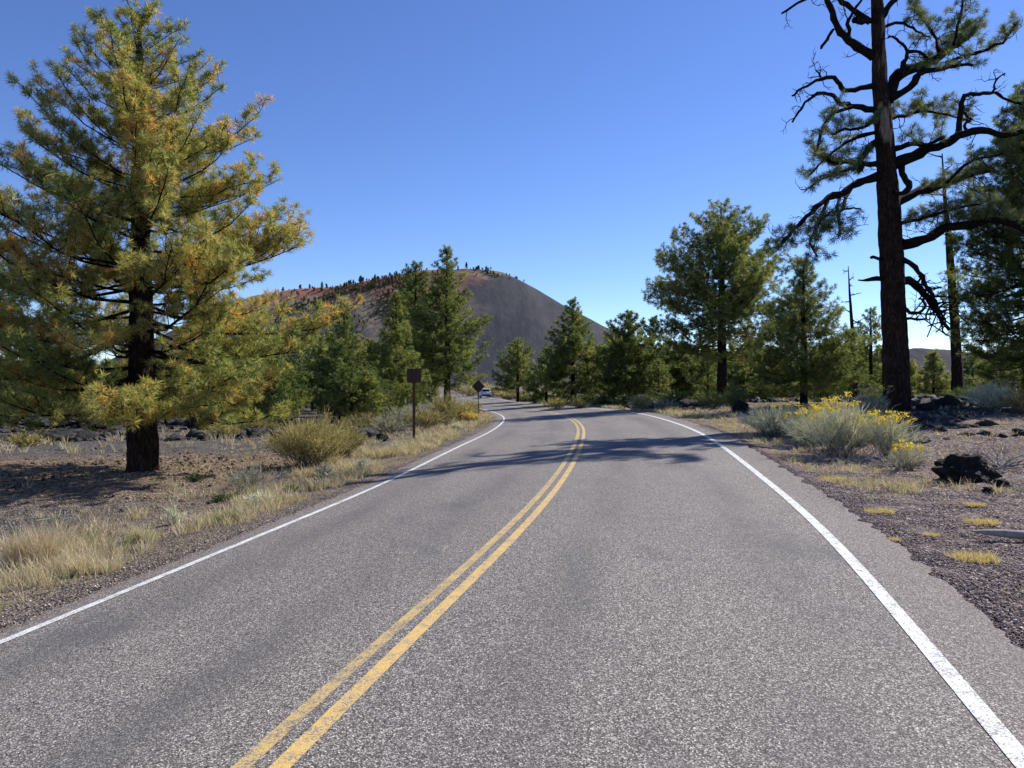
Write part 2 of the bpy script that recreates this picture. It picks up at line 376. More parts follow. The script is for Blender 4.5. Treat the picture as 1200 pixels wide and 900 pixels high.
# ------------------------------------------------------------------ tree machinery
def nrm(v): return v/(np.linalg.norm(v)+1e-9)
class Tree:
    rust = 0.
    def __init__(s, seed): s.r = np.random.RandomState(seed); s.big = []; s.thin = []; s.tp = []; s.td = []; s.tt = []; s.ts = []
    def tuft(s, p, d, tint, size=1.): s.tp.append(p); s.td.append(d); s.tt.append(tint); s.ts.append(size)
    def twigs(s, P, rad, t0, step, length, tint, up=.45, sub=3, tuftstep=.28, spread=60, size=1., tipmul=.55):
        """secondary twigs with needle tufts along a limb given as points P"""
        r = s.r; seg = np.linalg.norm(np.diff(P, axis=0), axis=1); cum = np.concatenate([[0], np.cumsum(seg)]); L = cum[-1]
        a = t0*L; side = 1
        while a < L:
            t = a/L; k = min(np.searchsorted(cum, a), len(P)-1); k0 = max(k-1, 0); f = (a-cum[k0])/(seg[k0]+1e-9) if k0 < len(seg) else 0
            p = P[k0]+(P[k]-P[k0])*f; d = nrm(P[k]-P[k0] if k != k0 else P[-1]-P[-2])
            h = nrm(np.cross(d, [0, 0, 1.])+1e-6); ang = R(spread)*(.5+r.rand()*.7)*(1.-.35*t)
            q = nrm(d*math.cos(ang)+h*side*math.sin(ang)+np.array([0, 0, up*(r.rand()*1.2-.1)])+r.normal(0, .15, 3))
            l = length*(1.-(1.-tipmul)*t)*(.55+.8*r.rand())
            s.twig(p, q, l, rad*.35*(1-.5*t), tint+r.normal(0, .07), up, sub, tuftstep, size)
            side = -side; a += step*(.6+.8*r.rand())
        s.tuft(P[-1], nrm(P[-1]-P[-2]), tint, size)
    def twig(s, p, q, l, rad, tint, up, sub, ts, size):
        r = s.r; n = 4; pts = [p]
        d = q.copy()
        for i in range(n):
            d = nrm(d+np.array([0, 0, up*.28])+r.normal(0, .10, 3)); pts.append(pts[-1]+d*l/n)
        pts = np.array(pts); s.thin.append((pts, np.linspace(max(rad, .006), .004, n+1)))
        s.tuft(pts[-1], d, tint+r.normal(0, .08), size)
        if r.rand() < s.rust: tint = tint+.32
        m = max(1, int(l/ts))
        for i in range(m):
            t = .3+.65*(i+r.rand())/m; k = min(int(t*n), n-1); b0 = pts[k]+(pts[k+1]-pts[k])*(t*n-k)
            dd = nrm(pts[k+1]-pts[k]+r.normal(0, .75, 3)+np.array([0, 0, up*.8])); ll = (.10+.22*r.rand())*min(1.3, l)
            e = b0+dd*ll; s.thin.append((np.array([b0, b0+dd*ll*.5+r.normal(0, .01, 3), e]), np.array([.007, .006, .004])))
            s.tuft(e, nrm(dd+np.array([0, 0, .35])), tint+r.normal(0, .09), size*(.8+.35*r.rand()))
    def crown(s, name, mat, parent, nn, nl, nw, tintnoise=.10, back=.5):
        r = s.r; P = np.array(s.tp); D = np.array(s.td); T = np.array(s.tt); Z = np.array(s.ts); N = len(P)
        P = np.repeat(P, nn, 0); Dd = np.repeat(D, nn, 0); T = np.repeat(T, nn); Z = np.repeat(Z, nn)
        w = r.normal(0, 1, (N*nn, 3)); w /= np.linalg.norm(w, axis=1)[:, None]
        dr = w+Dd*.75; dr /= np.linalg.norm(dr, axis=1)[:, None]
        t = r.rand(N*nn)
        base = P-Dd*(t*nl*back*Z)[:, None]
        L = nl*Z*(.7+.5*r.rand(N*nn))
        sd = np.cross(dr, r.normal(0, 1, (N*nn, 3))); sd /= np.linalg.norm(sd, axis=1)[:, None]+1e-9
        hw = (nw*.5*(.7+.6*r.rand(N*nn)))[:, None]
        mid = base+dr*(L*.45)[:, None]-np.array([0, 0, .01])*L[:, None]
        tip = base+dr*L[:, None]-np.array([0, 0, .12])*(L**1)[:, None]*.5
        V = np.stack([base, mid+sd*hw, tip, mid-sd*hw], 1).reshape(-1, 3)
        F = np.arange(N*nn*4).reshape(-1, 4)
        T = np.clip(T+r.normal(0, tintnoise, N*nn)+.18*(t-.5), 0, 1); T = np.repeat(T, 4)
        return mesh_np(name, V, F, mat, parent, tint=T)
    def wood(s, parent, barkT, barkL, kb=8):
        if s.trunk: 
            V, F = s.trunk; mesh_np('trunk', V, F, barkT, parent, smooth=True)
        T = s.big
        if T or s.thin:
            parts = []
            if T: parts.append(tubes(T, kb))
            if s.thin: parts.append(tubes(s.thin, 3))
            n = 0; VV = []; FF = []
            for V, F in parts: VV.append(V); FF.append(F+n); n += len(V)
            mesh_np('branches', np.concatenate(VV), np.concatenate(FF), barkL, parent, smooth=True)
def trunk_mesh(P, r, k=20, seed=0, flare=.35, lump=.07):
    P = np.asarray(P, float); n0 = len(P); n = max(24, int(np.linalg.norm(P[-1]-P[0])/.18))
    cum = np.concatenate([[0], np.cumsum(np.linalg.norm(np.diff(P, axis=0), axis=1))]); q = np.linspace(0, cum[-1], n)
    Q = np.stack([np.interp(q, cum, P[:, i]) for i in range(3)], 1); rr = np.interp(q, cum, r)
    rr = rr*(1+flare*np.exp(-q/.22/max(r[0]*2, .2)))
    V, F = tubes([(Q, rr)], k)
    V = V.reshape(n, k, 3)
    for i in range(n):
        for j in range(k):
            a = j*2*math.pi/k; f = 1+lump*mnoise.noise(Vector((math.cos(a)*3+seed, math.sin(a)*3, q[i]*1.6)))*2+.03*mnoise.noise(Vector((math.cos(a)*9, math.sin(a)*9+seed, q[i]*6)))*2
            if q[i] < .6: f += .16*(1-q[i]/.6)*math.sin(a*5+seed)
            V[i, j] = Q[i]+(V[i, j]-Q[i])*f
    return V.reshape(-1, 3), F
def pine(seed, H, Rm, cb, prof, nb, base_r, tint=.4, rust=.03, sec=.30, seclen=.30, up=.5, tuftstep=.28, irregular=.25, low_tint=0., size=1., lean=(0, 0), bare=.25, tk=14, azbias=None):
    """tree in its own coordinates (base at origin)"""
    T = Tree(seed); r = T.r; n = 12; T.rust = rust
    hs = np.linspace(-.35, H*.97, n); wob = np.cumsum(r.normal(0, .012*H/8, (n, 2)), 0); wob[0] = 0
    TP = np.stack([wob[:, 0]+lean[0]*hs/H, wob[:, 1]+lean[1]*hs/H, hs], 1); tr = base_r*(1-np.clip(hs/H, 0, 1))**.8+.02
    T.trunk = trunk_mesh(TP, tr, tk, seed)
    px, py = zip(*prof)
    ga = r.rand()*6.28
    for i in range(nb):
        t = ((i+.5*r.rand())/nb)**.92; ga += 2.4+r.normal(0, .35)
        env = Rm*np.interp(t, px, py)*(1-irregular*r.rand()**1.5)
        if azbias: env *= 1+azbias[1]*math.cos(ga-azbias[0])
        ze = cb+(H-cb)*t; rise = env*(-.22+.95*t**.95)+r.normal(0, .04*H)*(1-t)
        z0 = min(max(ze-rise, cb*.75), H*.96)
        tr0 = np.array([np.interp(z0, hs, TP[:, 0]), np.interp(z0, hs, TP[:, 1]), z0]); e = tr0+np.array([math.cos(ga)*env, math.sin(ga)*env, 0]); e[2] = min(ze, H*1.0)
        m = 7; ss = np.linspace(0, 1, m)[:, None]; pts = tr0*(1-ss)+e*ss
        sag = -.10*env*np.sin(ss*math.pi)*(1-t*.6)+.05*env*ss**3
        pts = pts+np.concatenate([np.zeros((m, 2)), sag], 1)+np.cumsum(r.normal(0, .028*env, (m, 3)), 0)*ss
        lr = max(.012, base_r*.17*(env/Rm)*(1-.45*t)); T.big.append((pts, np.linspace(lr, .008, m)))
        tt = tint+low_tint*(1-t)+r.normal(0, .09)
        T.twigs(pts, lr, bare*(1-t*.8), sec, max(.35, env*seclen), tt, up=up*(.35+.65*min(1, t*2.2)), tuftstep=tuftstep, size=size)
    for q in range(5): T.tuft(np.array([TP[-1, 0], TP[-1, 1], H*.97])+r.normal(0, .12, 3), np.array([0, 0, 1.]), tint, size)
    return T
CONE = [(0, .55), (.08, .9), (.2, 1), (.4, .86), (.6, .62), (.8, .36), (.92, .18), (1, .04)]
ROUND = [(0, .5), (.1, .85), (.25, 1), (.45, .95), (.65, .8), (.82, .55), (.94, .3), (1, .08)]
HERO = [(0, .72), (.04, .95), (.15, 1), (.3, .97), (.45, .9), (.6, .74), (.72, .66), (.8, .54), (.87, .42), (.93, .29), (.98, .14), (1, .05)]
UMB = [(0, .55), (.12, .85), (.28, .92), (.45, 1), (.6, .86), (.74, .68), (.86, .50), (.95, .3), (1, .1)]
SLIM = [(0, .6), (.1, .9), (.3, 1), (.5, .8), (.7, .55), (.85, .33), (1, .05)]

def plant_pine(T, loc, label, nn, nl, nw, mat, barkT=M_bark, barkL=M_limb, group=None, cat='pine tree', kb=6, name='pine_tree', rz=0, tn=.10):
    o = empty(name, loc, rz); tag(o, label, cat, group)
    T.wood(o, barkT, barkL, kb); T.crown('crown', mat, o, nn, nl, nw, tn)
    return o
SCALE = 1.0
# hero pine, left foreground
D = 17.4; p = at(168, D); H = zpix(6, D)-p.z
T = pine(11, H, 222*D/FP*.93, zpix(502, D)-p.z, HERO, 146, .33, tint=.47, rust=.10, bare=.36, sec=.165, seclen=.30, up=.6, tuftstep=.11, irregular=.36, low_tint=.06, lean=(-.1, 0), tk=22)
plant_pine(T, p, 'large broad ponderosa pine with golden green needles at the left of the road, nearest tree', 34, .165, .0115, M_hero, barkT=M_bark_red, kb=8, tn=.17)

# the middle-distance pines: px, D, top y, half width px, crown base y, profile, branches, base radius, tint, label
MID = [
 (403, 46, 362, 45, 488, CONE, 60, .16, .46, 'slender pine between the big golden pine and the square brown sign'),
 (463, 49, 344, 43, 480, CONE, 66, .17, .50, 'medium conical pine directly behind the square brown sign'),
 (523, 56, 289, 56, 452, CONE, 84, .28, .50, 'tallest pine left of the road bend, standing in front of the cinder cone'),
 (487, 64, 306, 46, 470, ROUND, 60, .25, .34, 'dark pine half hidden behind the left side of the tallest pine by the bend'),
 (435, 52, 405, 34, 492, CONE, 36, .10, .34, 'short dark pine between the two slender pines left of the square sign'),
 (607, 100, 396, 29, 462, ROUND, 46, .20, .44, 'small rounded pine right of the white car, farthest of the roadside row'),
 (640, 88, 408, 31, 466, CONE, 40, .18, .34, 'small dark pine tucked between the far rounded pine and the tall roadside pine'),
 (672, 75, 350, 45, 462, CONE, 66, .26, .46, 'tall conical pine with dark trunk by the roadside right of the cone'),
 (737, 62, 365, 44, 470, ROUND, 64, .20, .48, 'rounded bushy green pine at the road edge in the centre right'),
 (765, 70, 372, 37, 468, CONE, 44, .20, .30, 'dark narrow pine behind the right shoulder of the rounded roadside pine'),
 (845, 47, 236, 88, 425, UMB, 76, .33, .44, 'tall spreading pine with thick dark trunk and layered limbs right of the road'),
 (942, 35, 304, 64, 474, SLIM, 92, .17, .36, 'full dark green young pine between the spreading pine and the old gnarled pine'),
 (1020, 52, 362, 34, 462, ROUND, 34, .17, .28, 'open dark pine behind the left side of the old gnarled trunk'),
 (1094, 46, 414, 24, 470, CONE, 40, .09, .62, 'small bright green young pine between the old trunk and the tall dead snag'),
 (1068, 60, 425, 22, 468, CONE, 30, .09, .55, 'little yellow green pine beside the right edge of the old trunk'),
 (1208, 27, 92, 88, 452, ROUND, 150, .30, .36, 'dark dense pine cut by the right edge of the photo'),
 (800, 66, 402, 34, 466, ROUND, 44, .14, .40, 'shaded pine left of the spreading pine, behind the verge'),
 (880, 60, 398, 30, 468, ROUND, 44, .13, .46, 'low bushy pine right behind the thick trunk of the spreading pine'),
 (-52, 20, 190, 80, 430, ROUND, 66, .26, .30, 'dark pine whose branches reach in from the left edge of the photo'),
]
for i, (px, D, yt, hw, yc, prof, nb, br, tint, lab) in enumerate(MID):
    p = at(px, D); H = zpix(yt, D)-p.z; cb = max(.25, zpix(yc, D)-p.z); near = D < 40
    T = pine(100+i, H, hw*D/FP*1.02, cb, prof, int(nb*1.6), br, tint=tint, sec=.25 if not near else .21, seclen=.42, tuftstep=.17 if not near else .15,
             irregular=.38, size=1.0, tk=12, up=.5)
    if near: plant_pine(T, p, lab, 26, .18, .017, M_pine)
    elif D < 58: plant_pine(T, p, lab, 18, .22, .030, M_pine)
    else: plant_pine(T, p, lab, 13, .28, .050, M_pine)

# ------------------------------------------------------------------ the old gnarled pine on the right
D0 = 25.; bp = at(1051, D0)
def loc3(px, py, dd): return np.array([(px-600)/FP*(D0+dd)-bp.x, dd, zpix(py, D0+dd)-bp.z])
OT = Tree(5); r = OT.r; OT.rust = .03
tp = [(1052, 495, 34), (1051, 483, 33), (1049, 400, 29.5), (1046, 340, 28.5), (1044, 290, 27.5), (1041, 230, 25.5), (1038, 180, 22), (1034, 130, 20), (1031, 95, 18), (1030, 60, 16), (1029, 30, 16), (1028, 5, 14), (1025, -20, 11), (1027, -45, 7), (1030, -70, 3)]
OT.trunk = trunk_mesh([loc3(a, c_, 0) for a, c_, w in tp], [w*.465*D0/FP for *_, w in tp], 36, 3, flare=.12, lump=.06)
def limb(pts, w0, w1, dd=0., wig=1., twigs=None, knots=True):
    n = len(pts); P = np.array([loc3(a, c_, dd*(i/(n-1))) for i, (a, c_) in enumerate(pts)])
    # subdivide smoothly with gnarl
    Q = [P[0]]
    for i in range(n-1):
        p0 = P[max(i-1, 0)]; p1 = P[i]; p2 = P[i+1]; p3 = P[min(i+2, n-1)]
        for t in (.33, .67, 1.): Q.append(.5*((2*p1)+(-p0+p2)*t+(2*p0-5*p1+4*p2-p3)*t*t+(-p0+3*p1-3*p2+p3)*t**3))
    Q = np.array(Q); Q[1:] += r.normal(0, .018*wig, Q[1:].shape)
    rad = np.linspace(w0, w1, len(Q))*.5*D0/FP*(1+.10*r.normal(0, 1, len(Q)))
    rad = np.clip(rad, .008, None); OT.big.append((Q, rad))
    if knots:
        for k in range(2, len(Q)-1):
            if r.rand() < .42:
                d = nrm(nrm(Q[k]-Q[k-1])*.5+r.normal(0, .7, 3)); l = .35+.75*r.rand(); q = [Q[k]]
                for _ in range(5): d = nrm(d+r.normal(0, .42, 3)); q.append(q[-1]+d*l/5)
                OT.thin.append((np.array(q), np.linspace(.020, .006, 6)))
                for kk in (2, 3, 4):
                    e = q[kk]+nrm(d+r.normal(0, .9, 3))*l*.35; OT.thin.append((np.array([q[kk], (q[kk]+e)/2+r.normal(0, .03, 3), e]), np.array([.010, .008, .004])))
            if r.rand() < .22:
                d = nrm(r.normal(0, 1, 3)); l = .12+.22*r.rand(); OT.thin.append((np.array([Q[k], Q[k]+d*l*.5, Q[k]+d*l+r.normal(0, .03, 3)]), np.array([.022, .015, .007])))
    if twigs:
        t0, step, ln, tint = twigs[:4]; OT.twigs(Q, .05, t0, step, ln, tint, up=twigs[4] if len(twigs) > 4 else .5, tuftstep=.13, spread=70)
    return Q
limb([(1024, 68), (1005, 55), (990, 42), (979, 27), (973, 8), (962, -14), (955, -35)], 10, 5)
limb([(996, 46), (994, 28), (1000, 14), (1010, -2)], 5, 2.5, -.5); limb([(977, 34), (969, 46), (962, 56)], 3.5, 3.5, .3)
limb([(1020, 26), (1003, 14), (988, 2), (975, -14)], 8, 5, .6); limb([(1022, 25), (1010, 25), (1001, 24)], 6, 6.5, -.6, knots=False)
limb([(1034, 20), (1042, 6), (1053, -8), (1062, -30)], 8, 4, .3)
limb([(1026, -22), (1000, -34), (970, -22), (945, -2), (916, 16)], 5, 3, 1.)
limb([(1026, 101), (1008, 103), (991, 106), (984, 98), (973, 90), (957, 95), (940, 103), (928, 113)], 7, 2.2, -1.2); limb([(963, 93), (961, 88), (958, 83)], 3, 2)
limb([(1027, 130), (1010, 126), (993, 123), (984, 121), (978, 112), (966, 109), (954, 112), (940, 126), (929, 142)], 8, 2.4, 1.0)
limb([(998, 126), (979, 132), (966, 146), (961, 160), (958, 176)], 5, 2.4, -.8, twigs=(.15, .22, .62, .42))
limb([(1028, 140), (1010, 150), (990, 152), (975, 158)], 5, 2, -1.4, twigs=(.1, .2, .7, .42))
limb([(1030, 193), (1012, 192), (992, 190), (974, 190), (962, 182), (952, 172)], 8, 3, 1.6, twigs=(.15, .17, .95, .42, .25))
limb([(1028, 155), (1005, 160), (985, 172), (965, 188), (948, 205)], 5, 2, 1.5, twigs=(.2, .18, .85, .42, .3))
limb([(970, 236), (958, 262), (950, 285), (958, 300)], 4, 2, -1.9, twigs=(.3, .18, .8, .38, .1))
limb([(1029, 165), (1018, 174), (1010, 184), (1007, 200)], 9, 6, -.9, twigs=(.3, .3, .8, .4, .2))
limb([(1010, 194), (990, 200), (970, 208), (950, 216)], 4, 2, -1.8, twigs=(.15, .22, .7, .42, .0))
limb([(1030, 206), (1012, 212), (992, 223), (971, 233), (956, 243), (940, 260), (926, 275), (911, 291)], 10, 3.2, -2.2, twigs=(.78, .16, .8, .38, .1))
limb([(987, 226), (981, 244), (984, 262), (983, 276)], 4.5, 2.4, -2.8, twigs=(.55, .2, .9, .36, .0))
limb([(997, 221), (990, 234), (988, 245), (974, 249), (962, 258), (955, 272)], 4.5, 2, -2.4, twigs=(.5, .16, .9, .36, .0)); limb([(988, 245), (1000, 244), (1009, 246)], 3, 1.6, -.2, knots=False)
limb([(1035, 32), (1058, 28), (1075, 36), (1089, 45)], 4, 2, .8, twigs=(.4, .22, .75, .44))
limb([(1040, 118), (1050, 92), (1064, 82), (1086, 75), (1106, 62), (1121, 52), (1136, 42), (1147, 30)], 15, 4, 1.6, twigs=(.45, .13, 1.05, .44, .6))
limb([(1052, 90), (1060, 74), (1062, 60), (1055, 48), (1042, 43)], 6, 2, -.6)
limb([(1062, 61), (1078, 60), (1088, 72)], 5, 3, -.3, twigs=(.2, .25, .6, .44))
limb([(1042, 116), (1066, 103), (1078, 86), (1100, 82), (1118, 78), (1140, 76)], 10, 2.5, -1.5, twigs=(.4, .17, .8, .44, .2))
limb([(1108, 74), (1128, 66), (1150, 60), (1174, 50), (1190, 28)], 5, 2.4, -1.2, twigs=(.25, .16, .7, .5, .55))
limb([(1100, 60), (1092, 38), (1078, 20), (1070, 4)], 4, 2, 1.2, twigs=(.2, .18, .7, .46, .4))
limb([(1118, 52), (1122, 30), (1128, 8), (1126, -12)], 4, 2, .9, twigs=(.1, .17, .7, .46, .4))
limb([(1044, 194), (1062, 187), (1086, 175), (1106, 170), (1123, 160), (1150, 152), (1176, 158), (1212, 150)], 14, 5, -2.0, twigs=(.82, .2, .8, .5, .4))
limb([(1050, 174), (1070, 168), (1088, 170), (1105, 160)], 7, 4, -1.6, twigs=(.1, .17, .85, .46, .6))
limb([(1040, 140), (1060, 135), (1085, 130), (1110, 134), (1135, 142)], 5, 2, 2.0, twigs=(.1, .13, .9, .46, .5))
limb([(1122, 160), (1125, 135), (1128, 116), (1137, 110), (1152, 110), (1166, 109), (1181, 118), (1205, 123)], 7, 2.5, .6, twigs=(.80, .16, .6, .44, .5))
limb([(1135, 157), (1130, 147), (1137, 140), (1128, 130)], 4, 2, .4); limb([(1163, 108), (1167, 95), (1177, 86)], 3, 1.4, .3)
limb([(1056, 286), (1075, 284), (1092, 277), (1105, 268), (1119, 266), (1145, 262), (1160, 258), (1186, 262), (1208, 276)], 13, 6, -1.5, twigs=(.20, .14, 1.0, .46, .75))
limb([(1050, 238), (1070, 227), (1088, 221), (1110, 214), (1135, 206), (1160, 200)], 12, 4, 1.6, twigs=(.28, .125, 1.05, .48, .3))
limb([(1052, 262), (1072, 258), (1096, 252), (1120, 244), (1150, 240)], 5, 2, -1.9, twigs=(.05, .125, .85, .48, .35))
limb([(1110, 214), (1135, 190), (1160, 184), (1185, 176)], 4, 2, 1.2, twigs=(.3, .15, .8, .46, .3))
limb([(1055, 193), (1059, 208), (1066, 217), (1060, 226), (1047, 224)], 8, 5, -.8, knots=False)
limb([(1044, 299), (1060, 305), (1076, 319), (1086, 335), (1092, 346)], 6, 4, -1.); limb([(1092, 346), (1098, 358), (1102, 375), (1108, 392)], 4, 1.8, -1.)
limb([(1054, 328), (1070, 331), (1083, 345), (1093, 357), (1101, 370), (1112, 387)], 11, 3, .9)
limb([(1047, 350), (1062, 364), (1074, 367), (1084, 360), (1082, 351)], 5, 3, -.9); limb([(1060, 373), (1072, 374), (1084, 374)], 4, 2, -.5)
for a in range(26):
    x0 = 1078+r.rand()*26; y0 = 330+(x0-1078)*1.5+r.normal(0, 6)
    limb([(x0, y0), (x0+r.normal(2, 9), y0+r.normal(6, 8)), (x0+r.normal(4, 14), y0+r.normal(12, 12))], 2.4, 1.2, r.normal(0, .6), knots=False)
limb([(1036, 327), (1022, 327), (1006, 329)], 8, 1.5, -.3, knots=False); limb([(1036, 303), (1030, 303), (1021, 301)], 4.5, 4, -.4, knots=False)
old = empty('pine_tree', bp); tag(old, 'huge old gnarled pine with twisted half bare limbs, right of the road', 'pine tree')
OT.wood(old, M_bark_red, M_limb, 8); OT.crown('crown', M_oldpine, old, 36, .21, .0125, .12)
# strip of bare wood on the old trunk, a colour of the trunk itself
tm = [c_ for c_ in old.children if c_.name.startswith('trunk')][0].data
av = np.empty(len(tm.vertices)*3, np.float32); tm.vertices.foreach_get('co', av); av = av.reshape(-1, 3)
zc0 = zpix(148, D0)-bp.z; cxr = loc3(1036, 148, 0)[0]; ang = np.arctan2(av[:, 0]-cxr, -av[:, 1])
nn2 = np.array([mnoise.noise(Vector((v[0]*6, v[1]*6, v[2]*2))) for v in av])
bv = ((abs(av[:, 2]-zc0)+nn2*.35) < .58) & ((abs(ang+.25)+nn2*.5) < .65)
nb2 = ((abs(av[:, 2]-zpix(62, D0)+bp.z)+nn2*.5) < 1.0) & ((abs(ang+.1)+nn2*.9) < .35)
at_ = tm.attributes.new('bare', 'FLOAT', 'POINT'); at_.data.foreach_set('value', (bv*1.+nb2*.5).astype(np.float32))

# ------------------------------------------------------------------ dead snags
def snag(px, D, pts, label, seed, nb, lmax, mat=M_dead, lean=0):
    T = Tree(seed); r = T.r; p = at(px, D)
    TP = [np.array([(a-px)/FP*D, 0, zpix(c_, D)-p.z]) for a, c_, w in pts]; TR = [w*.5*D/FP for *_, w in pts]; TP[0][2] = -.3
    T.trunk = trunk_mesh(TP, TR, 12, seed, flare=.15)
    zs = np.array([q[2] for q in TP]); xs = np.array([q[0] for q in TP])
    for i in range(nb):
        z0 = zs[0]+.8+(zs[-1]-zs[0]-.9)*(i+r.rand())/nb; a = r.rand()*6.28; l = lmax*(.35+.65*r.rand()); d = np.array([math.cos(a), math.sin(a)*.8, r.normal(.05, .25)])
        q = [np.array([np.interp(z0, zs, xs), 0, z0])]
        for k in range(5): d = nrm(d+r.normal(0, .28, 3)); q.append(q[-1]+d*l/5)
        T.big.append((np.array(q), np.linspace(.045, .010, 6)))
        for k in (2, 3, 4):
            e = q[k]+nrm(d+r.normal(0, .8, 3))*l*.3; T.thin.append((np.array([q[k], (q[k]+e)/2+r.normal(0, .03, 3), e]), np.array([.018, .013, .007])))
    o = empty('dead_tree', p); tag(o, label, 'dead tree'); T.wood(o, M_bark, mat, 6)
snag(1122, 36, [(1122, 462, 14), (1122, 460, 13), (1120, 400, 10.5), (1116, 340, 9), (1112, 280, 7), (1107, 230, 4), (1104, 180, 1.2)], 'tall bare dead snag with short broken stubs right of the old gnarled pine', 31, 26, 1.5)
snag(1002, 46, [(1003, 476, 7), (1003, 460, 6), (1000, 400, 4.5), (996, 350, 2.8), (994, 312, .8)], 'thin dead snag left of the old gnarled pine, above the flowering bushes', 32, 16, 1.2)
snag(94, 30, [(98, 530, 9), (97, 520, 8), (92, 490, 6), (88, 470, 4)], 'leaning pale bare trunk in the lava behind the big golden pine', 33, 6, 1.0)

# ------------------------------------------------------------------ background forest: six kinds, then copies
protos = []
for i, (H, Rm, prof, nb) in enumerate([(8, 2.2, CONE, 34), (9, 2.6, ROUND, 36), (7, 2.1, ROUND, 32), (10, 2.5, CONE, 38), (6, 2.0, SLIM, 28), (8.5, 2.8, UMB, 34)]):
    T = pine(300+i, H, Rm, .6+.4*(i % 3), prof, int(nb*1.5), .16, tint=.34+.05*(i % 4), sec=.30, seclen=.45, tuftstep=.22, irregular=.35, tk=7)
    V1, F1 = T.trunk; V2, F2 = tubes(T.big, 4); T.thin = []
    protos.append((H, T, (np.concatenate([V1, V2]), np.concatenate([F1, F2+len(V1)]))))
made = {}
def forest(px, D, h, label, group, rz=None):
    k = int(rs.randint(len(protos))); H, T, W = protos[k]; p = at(px, D)
    if k not in made:
        o = empty('pine_tree', p); mesh_np('trunk', W[0], W[1], M_bark, o, smooth=True); T.crown('crown', M_pine, o, 12, .30, .060, .12); made[k] = o
    else: o = copy_tree(made[k]); o.location = p
    s_ = h/H; o.scale = (s_*(1.05+.4*rs.rand()),)*2+(s_,); o.rotation_euler = (0, 0, rs.rand()*6.28)
    tag(o, label, 'pine tree', group)
ceil_x = [-200, 0, 300, 380, 440, 545, 560, 600, 640, 700, 760, 830, 900, 960, 1000, 1060, 1065, 1130, 1150, 1400]
ceil_y = [412, 412, 425, 415, 425, 430, 446, 444, 440, 420, 400, 398, 400, 410, 418, 418, 442, 440, 400, 390]
def can(px, D):
    x = (px-600)/FP*D; uu = float(road_u(x, D)); return not (-7.5 < uu < (9 if D < 60 else 6.2)) or D > 262
cnt = 0
for band, (d0, d1, n) in enumerate([(33, 48, 36), (48, 75, 58), (75, 120, 46), (125, 230, 46)]):
    tries = 0; k = 0
    while k < n and tries < 4000:
        tries += 1; px = rs.uniform(-60, 1260) if rs.rand() < .6 else rs.uniform(-60, 420); D = rs.uniform(d0, d1)
        if not can(px, D): continue
        if D < 44 and px > 850 and px < 1180: continue
        if 545 < px < 640 and D < 130: continue
        if px > 1060 and px < 1135 and D < 60: continue
        p = at(px, D); yt = np.interp(px, ceil_x, ceil_y)+rs.uniform(0, 24); h = zpix(yt, D)-p.z
        if h < 1.4: continue
        h = min(h, 10.5)
        side = 'left' if p.x < float(np.interp(min(D, 260), YT, XT)) else 'right'
        forest(px, D, h, 'one of the many similar pines in the shaded forest %s of the road' % side, 'forest pines %s of the road' % side); k += 1

for i in range(26):
    px = 694+i*12.5+rs.uniform(-5, 5); D = rs.uniform(62, 98); forest(px, D, zpix(rs.uniform(392, 420), D)-at(px, D).z, 'one of the many similar pines in the shaded forest right of the road', 'forest pines right of the road')
for i in range(17):
    px = 235+i*15+rs.uniform(-5, 5); D = rs.uniform(58, 84); forest(px, D, zpix(rs.uniform(390, 415), D)-at(px, D).z, 'one of the many similar pines in the shaded forest left of the road', 'forest pines left of the road')
for i in range(8):
    px = 1010+i*26+rs.uniform(-8, 8); D = rs.uniform(66, 92); forest(px, D, zpix(rs.uniform(428, 440) if 1055 < px < 1135 else 405, D)-at(px, D).z, 'one of the many similar pines in the shaded forest right of the road', 'forest pines right of the road')
# understory
def understory():
    base = None
    for i in range(56):
        while True:
            D = rs.uniform(46, 135); 
            if i < 30: X = float(np.interp(D, YT, XT)); x_ = X+rs.uniform(4.9, 9)*1.05
            else: x_ = (rs.uniform(380, 1240)-600)/FP*D
            px = 600+x_/D*FP; uu = float(road_u(x_, D))
            if (uu > 4.6 or uu < -9) and 330 < px < 1250: break
        p = at(px, D)
        if base is None: base = bush(p, .95, 1.8, 130, M_greenleaf, 'x', 900, .030, 0, leafy=600, tint=(.55, .3)); o = base
        else: o = copy_tree(base); o.location = p
        s_ = rs.uniform(.6, 1.5); o.scale = (s_*1.2, s_*1.2, s_); o.rotation_euler = (0, 0, rs.rand()*6.28)
        tag(o, 'one of the similar low green bushes scattered under the roadside pines', 'shrub', 'low bushes under the pines')

